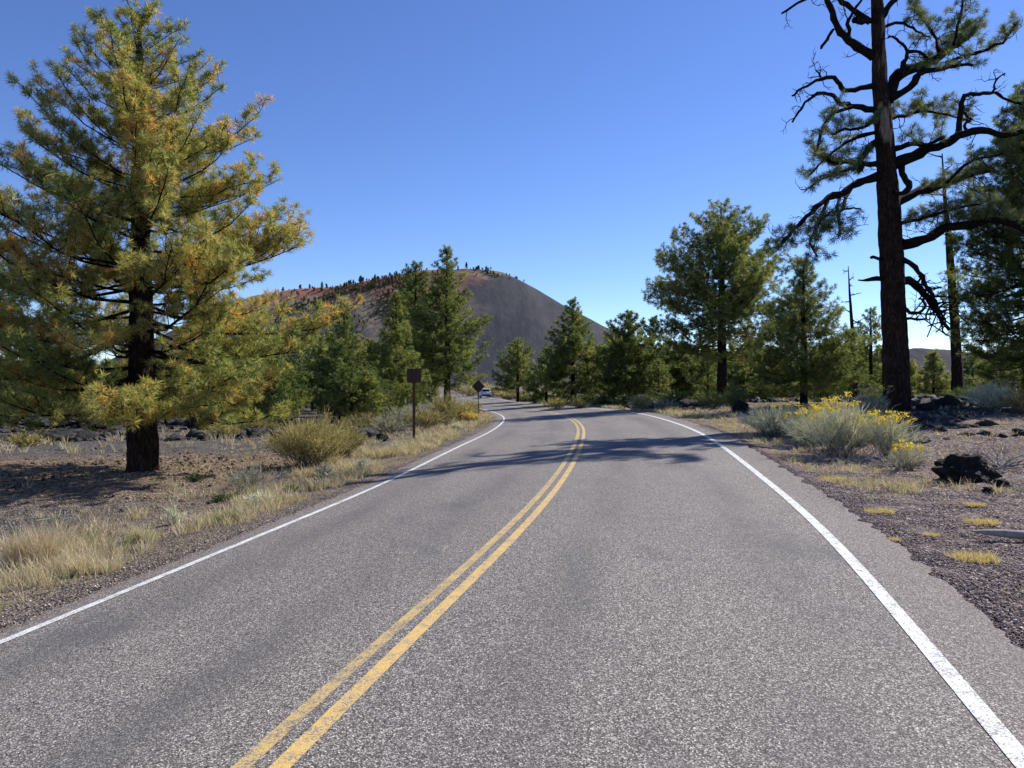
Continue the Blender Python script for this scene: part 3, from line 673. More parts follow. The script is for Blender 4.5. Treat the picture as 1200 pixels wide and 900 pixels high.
# tiny pines on the mountain
def tiny(seed):
    rr2 = np.random.RandomState(seed); V = []; F = []; n = 0; Tn = []
    for i in range(150):
        t = rr2.rand()**.8; a = rr2.rand()*6.28; rad = 1.9*(1-t*.9)*rr2.rand()**.5; c_ = np.array([math.cos(a)*rad, math.sin(a)*rad, .8+5.6*t]); s_ = .55+.5*rr2.rand()
        v = rr2.normal(0, s_, (3, 3))*.75+c_; V += v.tolist(); F.append((n, n+1, n+2)); n += 3; Tn += [rr2.rand()]*3
    return np.array(V), np.array(F), Tn
tiny_m = []
def tiny_tree(loc, s_, label, group):
    k = int(rs.randint(4))
    if len(tiny_m) <= k or tiny_m[k] is None:
        while len(tiny_m) <= k: tiny_m.append(None)
        o = empty('pine_tree', loc); V, F, Tn = tiny(50+k); mesh_np('crown', V, F, M_farpine, o, tint=Tn)
        V, F = tubes([(np.array([[0, 0, -.5], [0, 0, 3], [0, 0, 5.8]]), np.array([.22, .16, .04]))], 5); mesh_np('trunk', V, F, M_bark, o); tiny_m[k] = o
    else: o = copy_tree(tiny_m[k]); o.location = loc
    o.scale = (s_, s_, s_*(.8+.5*rs.rand())); o.rotation_euler = (0, 0, rs.rand()*6.28); tag(o, label, 'pine tree', group)
xs_, ys_, MZ = MTG
def mz(x, y, G=MTG):
    xs_, ys_, Z = G; i = (y-ys_[0])/(ys_[1]-ys_[0]); j = (x-xs_[0])/(xs_[1]-xs_[0]); a, b_ = int(i), int(j)
    if not (0 <= a < Z.shape[0]-1 and 0 <= b_ < Z.shape[1]-1): return None
    fi, fj = i-a, j-b_; return Z[a, b_]*(1-fi)*(1-fj)+Z[a+1, b_]*fi*(1-fj)+Z[a, b_+1]*(1-fi)*fj+Z[a+1, b_+1]*fi*fj
cand = []; tries = 0
while len(cand) < 1500 and tries < 90000:
    tries += 1; X = rs.uniform(-620, 60); Y = rs.uniform(1130, 1600); h = mz(X, Y)
    if h is None: continue
    px = 600+X/Y*FP; hh = h/240.
    if not 325 < px < 640: continue
    cl = mnoise.noise(Vector((X*.012, Y*.012, 2)))
    if px < 540: dens = .9*max(0, min(1, (hh-.22-max(0, (px-400)/420))*2.2))*max(.10, .35+1.5*cl)*(1-.75*(abs(Y-1500) < 60))
    else: dens = 1.3*max(0, hh-.86)
    if rs.rand() > dens: continue
    cand.append((hh+.25*(abs(Y-1500) < 25), X, Y, h, .62+.75*rs.rand()**1.5))
cand.sort(key=lambda c_: -c_[4]-c_[0])
for _, X, Y, h, s_ in cand[:50]:
    tiny_tree((X, Y, h-.3), s_*1.15, 'tiny pine scattered on the upper slopes of the cinder cone', 'pines on the cinder cone')
VV = []; FF = []; TT = []; n = 0; tv = [tiny(60+k) for k in range(4)]
for q, (_, X, Y, h, s_) in enumerate(cand[50:]):
    V, F, Tn = tv[q % 4]; V = V[:210]; F = F[:70]; VV.append(V*s_*np.array([1.15, 1.15, 1])+np.array([X, Y, h-.3])); FF.append(F+n); TT += Tn[:210]; n += len(V)
tag(mesh_np('mountain_pines', np.concatenate(VV), np.concatenate(FF), M_farpine, tint=TT), kind='stuff')
for i in range(18):
    px = 688+95*rs.rand(); D = 420+140*rs.rand()
    p = at(px, D); tgt = zpix(np.interp(px, [685, 712, 745, 790], [398, 391, 400, 412])+6+10*rs.rand(), D)
    tiny_tree((p.x, p.y, -1.5), max(1.5, (tgt+1.5)/6.4)*.8, 'distant tall pine at the right foot of the cinder cone', 'pines at the foot of the cone')

# ------------------------------------------------------------------ shrubs and grass
M_rabbit = leafmat('rabbitbrush_stems', [(0, (.14, .12, .095)), (.3, (.33, .32, .25)), (.7, (.56, .57, .45)), (1, (.70, .70, .56))], .7, .25)
M_flower = leafmat('yellow_blossom', [(0, (.50, .36, .03)), (.6, (.80, .62, .05)), (1, (.85, .72, .14))], .7, .3)
M_olive = leafmat('olive_leaves', [(0, (.085, .07, .035)), (.4, (.22, .19, .085)), (.8, (.42, .37, .17)), (1, (.58, .48, .24))], .7, .3)
M_greenleaf = leafmat('green_leaves', [(0, (.03, .05, .02)), (.5, (.09, .13, .045)), (1, (.20, .21, .08))], .6, .3)
M_twig = plain('grey_twigs', (.10, .085, .070), .9, 0, .4, 12)
M_grass = leafmat('dry_grass_blades', [(0, (.13, .09, .06)), (.35, (.40, .31, .21)), (.72, (.66, .57, .42)), (.9, (.48, .45, .28)), (1, (.22, .26, .13))], .7, .3)
M_grassy = leafmat('yellow_grass_blades', [(0, (.34, .25, .13)), (.5, (.66, .54, .30)), (1, (.54, .50, .25))], .7, .3)
def ribbons(P0, P1, P2, w, tint):
    """curved blades: base, middle, tip arrays"""
    n = len(P0); rr2 = np.random.RandomState(n); d = P2-P0; sd = np.cross(d, rr2.normal(0, 1, (n, 3))); sd /= np.linalg.norm(sd, axis=1)[:, None]+1e-9
    hw = (np.asarray(w)*.5*np.ones(n))[:, None]
    V = np.stack([P0-sd*hw, P0+sd*hw, P1+sd*hw*.8, P1-sd*hw*.8, P2], 1).reshape(-1, 3)
    i = np.arange(n)*5
    F = np.concatenate([np.stack([i, i+1, i+2, i+3], 1), np.stack([i+3, i+2, i+4, i+4], 1)])
    F4 = [tuple(f) for f in F[:n].tolist()]+[tuple(f[:3]) for f in F[n:].tolist()]
    return V, F4, np.repeat(np.asarray(tint), 5)
def bush(loc, h, w, n, mat, label, seed, wpx=.012, flowers=0, leafy=0, leafmat_=None, tint=(.55, .2), name='shrub', cat='shrub', group=None, fl_side=None, deep=.8):
    r = np.random.RandomState(seed); o = empty(name, loc); tag(o, label, cat, group)
    a = r.rand(n)*6.28; rad = r.rand(n)**.6; th = rad*1.15
    L = h*(.65+.4*r.rand(n))*(1-.10*rad)
    d = np.stack([np.cos(a)*np.sin(th)*w/h*.62, np.sin(a)*np.sin(th)*w/h*.62*deep, np.cos(th*.85)], 1)
    lump = np.array([1+.28*mnoise.noise(Vector((math.cos(q)*2+seed, math.sin(q)*2, t_*2))) for q, t_ in zip(a, rad)]); d *= lump[:, None]
    P0 = np.stack([r.normal(0, .10*w, n), r.normal(0, .08*w, n), np.full(n, -.03)], 1); P2 = P0+d*L[:, None]+r.normal(0, .03*h, (n, 3)); P1 = P0+d*L[:, None]*.5+np.stack([np.zeros(n), np.zeros(n), .08*L], 1)+r.normal(0, .02*h, (n, 3))
    P2[:, 2] = np.maximum(P2[:, 2], .04)
    # fine fork ends
    m = 5; e0 = np.repeat(P1*.45+P2*.55, m, 0); e2 = np.repeat(P2, m, 0)+r.normal(0, .075*h, (n*m, 3)); e1 = (e0+e2)/2+r.normal(0, .015*h, (n*m, 3))
    nm = n//3
    V, F, T = ribbons(P0[:nm], P1[:nm], P2[:nm], wpx*1.3, np.clip(r.normal(.05, .08, nm), 0, 1))
    V2, F2, T2 = ribbons(e0, e1, e2, wpx, np.clip(r.normal(tint[0], tint[1], n*m), 0, 1))
    V3, F3, T3 = ribbons(P0*.3+P1*.7, P1*.5+P2*.5, P2, wpx, np.clip(r.normal(tint[0]-.12, tint[1], n), 0, 1))
    k1 = len(V); k2 = k1+len(V2)
    mesh_np('stems', V, F, M_twig, o, tint=T)
    mesh_np('foliage', np.concatenate([V2, V3]), F2+[tuple(i+len(V2) for i in f) for f in F3], mat, o, tint=np.concatenate([T2, T3]))
    if leafy:
        idx = r.randint(0, n, leafy); t = .35+.65*r.rand(leafy); c_ = P0[idx]*(1-t)[:, None]**2+2*P1[idx]*(t*(1-t))[:, None]+P2[idx]*(t**2)[:, None]+r.normal(0, .05*h, (leafy, 3))
        l2 = c_+r.normal(0, .035+.01*h, (leafy, 3)); V, F, T = ribbons(c_, (c_+l2)/2, l2, wpx*1.5, np.clip(r.normal(tint[0], .22, leafy), 0, 1)); mesh_np('leaves', V, F, leafmat_ or mat, o, tint=T)
    if flowers:
        top = np.argsort(-P2[:, 2]-(.0 if fl_side is None else fl_side*P2[:, 0]*.6)-r.rand(n)*.25*h)[:flowers]
        c_ = np.repeat(P2[top], 26, 0)+r.normal(0, 1, (len(top)*26, 3))*np.array([.034, .034, .016])*(h/1.2+.25); l2 = c_+r.normal(0, .014, c_.shape)+np.array([0, 0, .008])
        V, F, T = ribbons(c_, (c_+l2)/2, l2, .020+wpx*.4, np.clip(r.normal(.5, .25, len(c_)), 0, 1)); mesh_np('flowers', V, F, M_flower, o, tint=T)
    return o
# right verge
bush(at(985, 15.6), 1.15, 1.9, 620, M_rabbit, 'large silvery rabbitbrush crowned with yellow flowers in front of the old trunk', 1, .007, 34, fl_side=-.5)
bush(at(1040, 15.2), .95, 1.25, 330, M_rabbit, 'silvery rabbitbrush with yellow flower tops just right of the largest flowering bush', 2, .007, 40)
bush(at(948, 17.5), .95, 1.1, 240, M_rabbit, 'yellow flowering rabbitbrush on the left side of the largest flowering bush', 3, .008, 36)
bush(at(1062, 13.6), .50, .75, 150, M_rabbit, 'low scruffy bush with few yellow blooms at the right foot of the flowering bushes', 4, .006, 14, tint=(.45, .2))
bush(at(905, 19.5), .95, 1.9, 380, M_rabbit, 'pale grey green bush without bright flowers at the right road edge', 5, .009, 8, tint=(.62, .2))
bush(at(930, 22), .8, 1.0, 160, M_rabbit, 'dull grey bush behind the gap in the right roadside bushes', 6, .010, 0, tint=(.3, .15))
bush(at(1020, 21.5), 1.15, 1.2, 200, M_rabbit, 'yellow tipped bush directly left of the old gnarled trunk', 7, .010, 36, tint=(.35, .2))
bush(at(1165, 23), 1.0, 1.7, 300, M_rabbit, 'round pale sage coloured bush near the right edge of the photo', 8, .010, 8, tint=(.6, .2))
bush(at(1205, 21), .95, 1.6, 240, M_olive, 'dull olive bush cut by the right edge of the photo', 9, .010, 0, leafy=400, tint=(.35, .2))
bush(at(1135, 30), .9, 1.8, 200, M_greenleaf, 'low green bush at the foot of the tall dead snag', 10, .014, 0, leafy=700, tint=(.6, .2))
bush(at(862, 34), 1.35, 1.2, 160, M_greenleaf, 'upright green sapling shrub at the foot of the thick spreading pine', 11, .016, 0, leafy=700, tint=(.85, .2), deep=.8)
bush(at(835, 40), 1.1, 2.2, 180, M_greenleaf, 'dark green low shrub left of the spreading pine trunk', 12, .018, 0, leafy=600, tint=(.3, .15))
bush(at(652, 62), .95, 2.4, 240, M_olive, 'round tan bush at the far road edge below the tall conical pine', 13, .022, 0, tint=(.7, .2))
bush(at(680, 57), .75, 1.5, 180, M_olive, 'yellow green round bush right of the round tan bush at the road edge', 14, .022, 22, tint=(.85, .2))
bush(at(751, 44), 1.1, 1.5, 170, M_olive, 'grass coloured bush under the rounded roadside pine', 15, .018, 0, tint=(.75, .2))
bush(at(780, 42), .8, 1.6, 150, M_rabbit, 'grey bush just right of the grass coloured bush under the roadside pine', 16, .018, 0, tint=(.3, .15))
for i, (px, D, h, w, t_) in enumerate([(575, 142, 2.2, 5, .5), (598, 120, 1.6, 4.5, .8), (622, 105, 1.3, 4, .6), (588, 150, 2.4, 6, .7), (550, 150, 3.0, 8, .7), (566, 170, 3.4, 7, .9), (612, 112, 1.2, 3.5, .35)]):
    bush(at(px, D), h, w, 200, M_olive, 'far olive tan bush beyond the white car at the end of the visible road', 20+i, .05, 0, leafy=500, tint=(t_, .2), group='far bushes by the car')
# left verge
bush(at(362, 17.6), 1.28, 2.05, 520, M_olive, 'big twiggy olive yellow bush on the left verge beside the golden pine', 30, .009, 0, leafy=5200, tint=(.66, .25))
bush(at(400, 19.5), 1.0, 1.3, 260, M_olive, 'smaller olive bush behind the right side of the big twiggy bush', 31, .010, 0, leafy=1800, tint=(.5, .25))
bush(at(290, 14.2), .50, .95, 130, M_rabbit, 'low dull grey brown bush in front of the golden pine', 32, .007, 0, tint=(.25, .2))
LB = [(425, 30, .95, 1.9, .40, 'M', 'grey olive bush left of the square sign post'), (455, 29, .85, 1.7, .28, 'R', 'dark grey leafless looking bush just left of the sign post'),
      (500, 33, 1.1, 2.0, .55, 'M', 'olive bush right of the square sign post'), (522, 38, 1.75, 2.1, .60, 'M', 'tallest olive bush of the left verge, below the tallest pine'),
      (478, 36, 1.2, 2.2, .35, 'R', 'grey bush behind the square sign post'), (541, 42, 1.4, 1.7, .65, 'M', 'tan bush between the tallest verge bush and the diamond sign'),
      (553, 60, 1.3, 1.8, .7, 'M', 'small tan bush behind the diamond sign post'), (300, 32, .9, 2.2, .5, 'M', 'pale bush in the lava field right of the golden pine trunk'),
      (30, 24, .55, 1.0, .8, 'M', 'pale straw bush at the left edge of the lava field'), (262, 29, .7, 1.3, .75, 'M', 'pale tuft bush between trunk and big olive bush')]
for i, (px, D, h, w, t_, m_, lab) in enumerate(LB):
    bush(at(px, D), h, w, 210, M_olive if m_ == 'M' else M_rabbit, lab, 40+i, .016, 0, leafy=600 if m_ == 'M' else 0, tint=(t_, .22))
for i, (px, D, t_) in enumerate([(340, 13.4, .8), (305, 12.0, .9), (425, 15.6, .7), (262, 13.0, .4), (205, 10.8, .85), (535, 31, .8), (508, 25, .9), (470, 21, .75), (380, 14.6, .35), (230, 15.5, .3)]):
    bush(at(px, D), .20+.10*(i % 3), .38+.12*(i % 2), 60, M_rabbit if i % 3 else M_greenleaf, 'small low grey green herb growing in the dry grass of the left verge', 70+i, .006+.0004*D, 0, leafy=120, tint=(t_, .2), group='small herbs of the left verge', name='herb', cat='herb')
bush(at(551, 40), .62, .95, 150, M_rabbit, 'bright yellow flowering bush left of the diamond sign post', 60, .014, 120, tint=(.5, .2))
bush(at(547, 46), 1.0, .9, 100, M_rabbit, 'small yellow flowering bush behind the brightest yellow bush', 61, .014, 40, tint=(.5, .2))

def clump(name, locs, mat, parent=None, tag_=None):
    """locs: (x,y,z, radius, height, blades, width, tint)"""
    P0 = []; P1 = []; P2 = []; W = []; T = []
    r = np.random.RandomState(len(locs)+3)
    for (x, y, z, rad, h, n, w, t) in locs:
        a = r.rand(n)*6.28; q = rad*r.rand(n)**.5; b0 = np.stack([x+np.cos(a)*q*.6, y+np.sin(a)*q*.6, np.full(n, z-.02)], 1)
        L = h*(.5+.7*r.rand(n)); lean = .25+.5*r.rand(n); aa = a+r.normal(0, .5, n)
        e = b0+np.stack([np.cos(aa)*L*lean, np.sin(aa)*L*lean, L*(1-.35*lean)], 1); m_ = b0+(e-b0)*.5+np.stack([np.zeros(n), np.zeros(n), L*.12], 1)
        P0.append(b0); P1.append(m_); P2.append(e); W.append(np.full(n, w)); T.append(np.clip(t+r.normal(0, .13, n), 0, 1))
    V, F, TT = ribbons(np.concatenate(P0), np.concatenate(P1), np.concatenate(P2), np.concatenate(W), np.concatenate(T))
    return mesh_np(name, V, F, mat, parent, tint=TT)
locs = []
def add_clumps(n, y0, y1, ufun, hs, dens=None, tintf=None):
    k = 0
    while k < n:
        y_ = y0+(y1-y0)*rs.rand()**1.5; uu = ufun(); X = float(np.interp(y_, YT, XT)); d = float(np.interp(y_, YT, DXT)); x_ = X+uu*math.hypot(1, d)
        c_ = mnoise.noise(Vector((x_*.9, y_*.9, 5)))
        if rs.rand() > .40+1.9*c_: continue
        h = rs.uniform(*hs)*(1+.5*c_); D = math.hypot(x_, y_); w = max(.0035, D*.00052)
        locs.append((x_, y_, gz(x_, y_), .05+.12*rs.rand(), h, int(rs.randint(9, 20)), w, tintf(c_))); k += 1
tf = lambda c_: float(np.clip(.55+.25*rs.randn()*.8+(.35 if rs.rand() < .10 else 0), 0, 1))
add_clumps(2300, 5, 26, lambda: -4.05-abs(rs.normal(.9, .8)), (.07, .30), tintf=tf)
add_clumps(1300, 18, 75, lambda: -4.05-abs(rs.normal(1.3, 1.2)), (.08, .30), tintf=tf)
add_clumps(500, 8, 30, lambda: -5.5-abs(rs.normal(1, 2)), (.06, .2), tintf=tf)
add_clumps(520, 11, 34, lambda: 4.25+abs(rs.normal(.5, .9)), (.04, .17), tintf=tf)
add_clumps(700, 11, 40, lambda: 5+abs(rs.normal(2, 4)), (.05, .22), tintf=tf)
add_clumps(500, 30, 90, lambda: 4.4+abs(rs.normal(.8, .8)), (.08, .35), tintf=tf)
add_clumps(160, 4, 12, lambda: 4.6+rs.rand()*6, (.03, .07), tintf=tf)
add_clumps(420, 22, 45, lambda: -9-rs.rand()*22, (.10, .40), tintf=tf)
tag(clump('dry_grass', locs, M_grass), kind='stuff')
# single clumps one can point at
G = [(1140, 7.0, .19, .075, 'largest yellow grass tuft on the right gravel, nearest the camera'), (1030, 9.25, .15, .055, 'yellow grass tuft beside the asphalt below the flowering bushes'),
     (1151, 8.75, .19, .05, 'flat yellow grass tuft just above the grey driftwood branch'), (1143, 9.9, .10, .045, 'little pale tuft between the black lava rock and the flat tuft'),
     (1091, 8.0, .07, .04, 'tiny yellow sprig alone on the gravel between the tufts'), (972, 12.3, .24, .05, 'thin flat yellow tuft at the asphalt edge in front of the flowering bushes'),
     (1048, 7.65, .05, .03, 'faint small sprig left of the tufts on the gravel')]
def tuftobj(px, D, w, h, lab, tt, mat, rnd):
    p = at(px, D); o = clump('grass_clump', [(rnd.uniform(-w, w), rnd.uniform(-w*.8, w*.8)*rnd.uniform(.4, 1), .01, .05, h*rnd.uniform(.8, 1.9), 22, .0042, tt) for _ in range(int(14+w*170))], mat)
    o.location = p; tag(o, lab, 'grass tuft'); return o
rg = np.random.RandomState(77)
for px, D, w, h, lab in G: tuftobj(px, D, w, h, lab, .55, M_grassy, rg)
GL = [(115, 7.9, .22, .12, 'short yellow green tuft at the edge of the asphalt on the left'), (268, 10.6, .14, .12, 'dark green leafy plant on the left verge near the asphalt'),
      (40, 8.6, .26, .38, 'tall spiky straw clump at the left edge of the photo'), (165, 9.6, .16, .16, 'green tinged grass tuft in the left verge'), (400, 15, .12, .13, 'grey green herb at the left asphalt edge under the big olive bush')]
for i, (px, D, w, h, lab) in enumerate(GL): tuftobj(px, D, w, h, lab, (.6, .95, .5, .85, .8)[i], M_greenleaf if i == 1 else M_grass, rg)

understory()
# ------------------------------------------------------------------ rocks, gravel, driftwood
M_lava, nt, b = newmat('lava_rock'); P = pos(nt, True)
f = noise_(nt, P, 9, 8, .75); nt.links.new(ramp(nt, f, [(.35, (.012, .011, .011)), (.6, (.032, .028, .027)), (.85, (.075, .062, .055))]), b.inputs['Base Color'])
bump(nt, b, math_(nt, 'ADD', noise_(nt, P, 16, 8, .8), voro(nt, P, 22, 'Distance')), 1., .05); b.inputs['Specular IOR Level'].default_value = .15
M_grey_rock, nt, b = newmat('grey_rubble'); P = pos(nt)
f = noise_(nt, P, 5, 7, .7); nt.links.new(ramp(nt, f, [(.3, (.018, .017, .018)), (.6, (.060, .055, .055)), (.85, (.15, .13, .12))]), b.inputs['Base Color']); bump(nt, b, noise_(nt, P, 14, 7, .8), 1., .05)
def ico(sub):
    import bmesh
    bm = bmesh.new(); bmesh.ops.create_icosphere(bm, subdivisions=sub, radius=1); V = np.array([v.co[:] for v in bm.verts]); F = np.array([[v.index for v in f.verts] for f in bm.faces]); bm.free(); return V, F
IC = {k: ico(k) for k in (1, 2, 3, 4, 5)}
def rockV(sub, seed, dims, amp=.35, f=1.3):
    V, F = IC[sub]; out = np.empty_like(V)
    for i, v in enumerate(V):
        q = Vector(v)*f+Vector((seed*3.7, seed, 0)); d = 1+amp*mnoise.fractal(q, .8, 2.2, 5)*1.1-(amp*.5*abs(mnoise.noise(q*2.5)) if sub > 2 else 0); out[i] = v*d
    return out*np.array(dims), F
def rock(px, D, w, h, dpt, label, seed, sub=4, mat=M_lava, rz=0):
    V, F = rockV(sub, seed, (w/2, dpt/2, h*.62), .38, 1.6); o = mesh_np('lava_rock', V, F, mat); p = at(px, D); o.location = (p.x, p.y, p.z+h*.28); o.rotation_euler = (0, 0, rz)
    return tag(o, label, 'rock')
rock(1130, 12.2, .86, .46, .65, 'big jagged black lava rock on the gravel right of the flowering bushes', 1, 5)
rock(1172, 11.6, .26, .14, .2, 'small black rock touching the right side of the big lava rock', 2, 3)
rock(1158, 11.1, .16, .09, .13, 'little dark stone in front of the big lava rock', 3, 3)
rock(868, 33, .72, .6, .6, 'dark rounded boulder at the foot of the spreading pine', 4, 4)
rock(1112, 26, .9, .45, .6, 'dark boulder right of the old trunk near its base', 5, 4)
rock(1087, 24.5, .7, .3, .5, 'flat brown rock beside the old trunk', 6, 3)
rock(448, 25.5, .42, .32, .35, 'small black lava rock left of the square sign post', 7, 3)
rock(325, 25, .55, .35, .4, 'black rock in the open cinder behind the big olive bush', 8, 3)
rock(115, 31, 1.2, .6, .9, 'heaped dark lava boulder beside the pale leaning trunk', 10, 4)
rock(240, 36, 1.9, .8, 1.2, 'wide dark lava outcrop right of the golden pine trunk', 11, 4)
def rubble(name, pts, mat, sub=1):
    VV = []; FF = []; n = 0; var = [rockV(sub, 20+k, (1, 1, .8), .75, 1.9) for k in range(8)]
    P = np.array(pts); r = np.random.RandomState(len(pts))
    for k in range(8):
        Q = P[k::8]; V, F = var[k]; a = r.rand(len(Q))*6.28; c_, s_ = np.cos(a)[:, None], np.sin(a)[:, None]; st_ = (.7+.6*r.rand(len(Q)))[:, None]
        X = (V[None, :, 0]*c_-V[None, :, 1]*s_)*Q[:, 3:4]*st_+Q[:, 0:1]; Y = (V[None, :, 0]*s_+V[None, :, 1]*c_)*Q[:, 3:4]+Q[:, 1:2]; Z = V[None, :, 2]*Q[:, 3:4]*.85+Q[:, 2:3]
        VV.append(np.stack([X, Y, Z], -1).reshape(-1, 3)); FF.append((F[None]+(np.arange(len(Q))*len(V))[:, None, None]).reshape(-1, 3)+n); n += len(Q)*len(V)
    return mesh_np(name, np.concatenate(VV), np.concatenate(FF), mat)
pts = []
while len(pts) < 3600:
    px = rs.uniform(-80, 430); D = rs.uniform(27, 46); p = at(px, D); c_ = mnoise.noise(Vector((p.x*.25, p.y*.35, 8)))
    if float(road_u(p.x, p.y)) > -7 or rs.rand() > .25+1.6*c_: continue
    s_ = .04+.22*rs.rand()**3*(1.5 if c_ > .15 else .8); pts.append((p.x, p.y, p.z+s_*.25, s_))
while len(pts) < 5200:
    px = rs.uniform(1000, 1300); D = rs.uniform(17, 48); p = at(px, D); c_ = mnoise.noise(Vector((p.x*.4, p.y*.4, 8)))
    if rs.rand() > .2+1.4*c_: continue
    s_ = .03+.30*rs.rand()**3*(1.3 if D > 28 else .45); pts.append((p.x, p.y, p.z+s_*.25, s_))
while len(pts) < 7200:
    px = rs.uniform(640, 1300); D = rs.uniform(45, 130); p = at(px, D)
    if -7 < float(road_u(p.x, p.y)) < 5.2: continue
    s_ = .10+.5*rs.rand()**3; pts.append((p.x, p.y, p.z+s_*.2, s_))
tag(rubble('lava_rubble', pts, M_grey_rock, 2), kind='stuff')
# gravel of loose cinders
M_cind, nt, b = newmat('loose_cinders'); rnd_ = nd(nt, 'ShaderNodeNewGeometry').outputs['Random Per Island']
nt.links.new(ramp(nt, rnd_, [(0, (.065, .047, .045)), (.4, (.16, .112, .104)), (.7, (.27, .20, .185)), (.88, (.40, .32, .285)), (1, (.62, .55, .49))]), b.inputs['Base Color'])
pts = []
while len(pts) < 42000:
    y_ = 2.2+11*rs.rand()**1.3; uu = 3.98+rs.rand()**1.5*6+rs.normal(0, .12); X = float(np.interp(y_, YT, XT)); x_ = X+uu*1.02
    if x_ > .8*y_+1: continue
    s_ = .0035+.0085*rs.rand()**2+(.012*rs.rand() if rs.rand() < .03 else 0); pts.append((x_, y_, s_))
while len(pts) < 52000:
    y_ = 4.5+12*rs.rand()**1.3; uu = -3.7-rs.rand()**2*4-abs(rs.normal(0, .10)); X = float(np.interp(y_, YT, XT)); x_ = X+uu*1.02
    s_ = .0035+.0085*rs.rand()**2; pts.append((x_, y_, s_))
for _ in range(15000):
    y_ = 2.2+22*rs.rand()**1.4; X = float(np.interp(y_, YT, XT)); uu = ER+.12-abs(rs.normal(0, .22)) if rs.rand() < .75 else EL-.1+abs(rs.normal(0, .09)); pts.append((X+uu*1.02, y_, .0035+.007*rs.rand()**2))
a_ = np.array(pts); zz = ground_z(a_[:, 0], a_[:, 1])
tag(rubble('gravel', np.stack([a_[:, 0], a_[:, 1], zz+.004, a_[:, 2]], 1), M_cind, 1), kind='stuff')
# clods of needle duff, cones and bark under the near pine
M_clod, nt, b = newmat('duff_clods'); rnd_ = nd(nt, 'ShaderNodeNewGeometry').outputs['Random Per Island']
nt.links.new(ramp(nt, rnd_, [(0, (.030, .022, .018)), (.6, (.11, .075, .055)), (1, (.28, .21, .15))]), b.inputs['Base Color'])
r = np.random.RandomState(8); n = 3400; cx_ = r.normal(hx-.8, 3.9, n); cy_ = r.normal(hy-.2, 2.4, n); m_ = r.rand(n) < .25; cx_[m_] = r.uniform(-20, -4, m_.sum()); cy_[m_] = r.uniform(8, 26, m_.sum())
ok = road_u(cx_, cy_) < -5; cx_, cy_ = cx_[ok], cy_[ok]; sz_ = .010+.045*r.rand(len(cx_))**3
tag(rubble('forest_litter', np.stack([cx_, cy_, ground_z(cx_, cy_)+.012, sz_], 1), M_clod, 1), kind='stuff')
# needle and twig litter
r = np.random.RandomState(3); n = 9000
lx_ = np.concatenate([r.normal(hx-.5, 4.2, n//2), r.uniform(3.5, 15, n//2)]); ly_ = np.concatenate([r.normal(hy, 2.8, n//2), 3+r.rand(n//2)**1.2*24])
uu = road_u(lx_, ly_); ok = (uu < -4.4) | (uu > 4.3); lx_ = lx_[ok]; ly_ = ly_[ok]; n = len(lx_); a = r.rand(n)*6.28; l = .03+.16*r.rand(n)**3
c0 = np.stack([lx_, ly_, ground_z(lx_, ly_)+.012], 1); dv = np.stack([np.cos(a)*l, np.sin(a)*l, r.normal(0, .012, n)], 1)
V, F, T_ = ribbons(c0-dv, c0+np.array([0, 0, .012]), c0+dv, .006, np.clip(r.normal(.45, .3, n), 0, .8)); tag(mesh_np('needle_litter', V, F, M_grass, tint=T_), kind='stuff')
# driftwood branch
M_drift = plain('grey_driftwood', (.27, .24, .22), .9, 0, .6, 18)
p = at(1139, 7.85); o = empty('fallen_branch', p); tag(o, 'grey weathered branch lying on the gravel at the right edge', 'branch')
pth = np.array([[0, 0, .10], [.10, -.01, .095], [.30, -.03, .085], [.5, -.04, .07], [.75, -.02, .075], [1.1, .05, .04], [1.5, .12, .05]]); V, F = tubes([(pth, np.array([.006, .024, .042, .046, .046, .055, .06]))], 10); mesh_np('limb', V, F, M_drift, o, smooth=True)
V, F = tubes([(np.array([[.5, -.04, .07], [.52, -.15, .03], [.6, -.25, -.01]]), np.array([.018, .012, .006]))], 6); mesh_np('twig', V, F, M_drift, o)
def deadshrub(px, D, h, w, label, seed):
    T = Tree(seed); r = T.r; T.trunk = None; p = at(px, D)
    for i in range(16):
        a = r.rand()*6.28; d = nrm(np.array([math.cos(a), math.sin(a), .55*r.rand()+.1])); q = [np.array([0, 0, 0.])]
        for k in range(5): d = nrm(d+r.normal(0, .22, 3)); q.append(q[-1]+d*w*.5*(.5+.5*r.rand())/4); 
        q = np.array(q); q[:, 2] = np.abs(q[:, 2])*h/w*1.6; T.thin.append((q, np.linspace(.014, .004, 6)))
        for k in (2, 3, 4):
            for _ in range(2): e = q[k]+nrm(d+r.normal(0, .8, 3))*w*.18; e[2] = abs(e[2]); T.thin.append((np.array([q[k], (q[k]+e)/2, e]), np.array([.007, .005, .003])))
    V, F = tubes(T.thin, 4); o = mesh_np('dead_shrub', V, F, M_drift); o.location = p; tag(o, label, 'dead shrub')
deadshrub(1172, 13.6, .7, 1.5, 'sprawling leafless grey twigs behind the big lava rock', 1)
deadshrub(1050, 13.9, .4, 1.2, 'tangle of bare pale twigs under the right flowering bushes', 2)
deadshrub(985, 14.9, .35, 1.7, 'dark bare twigs at the foot of the largest flowering bush', 3)
deadshrub(305, 15.0, .5, 1.4, 'dark dead twigs below the big olive bush on the left', 4)

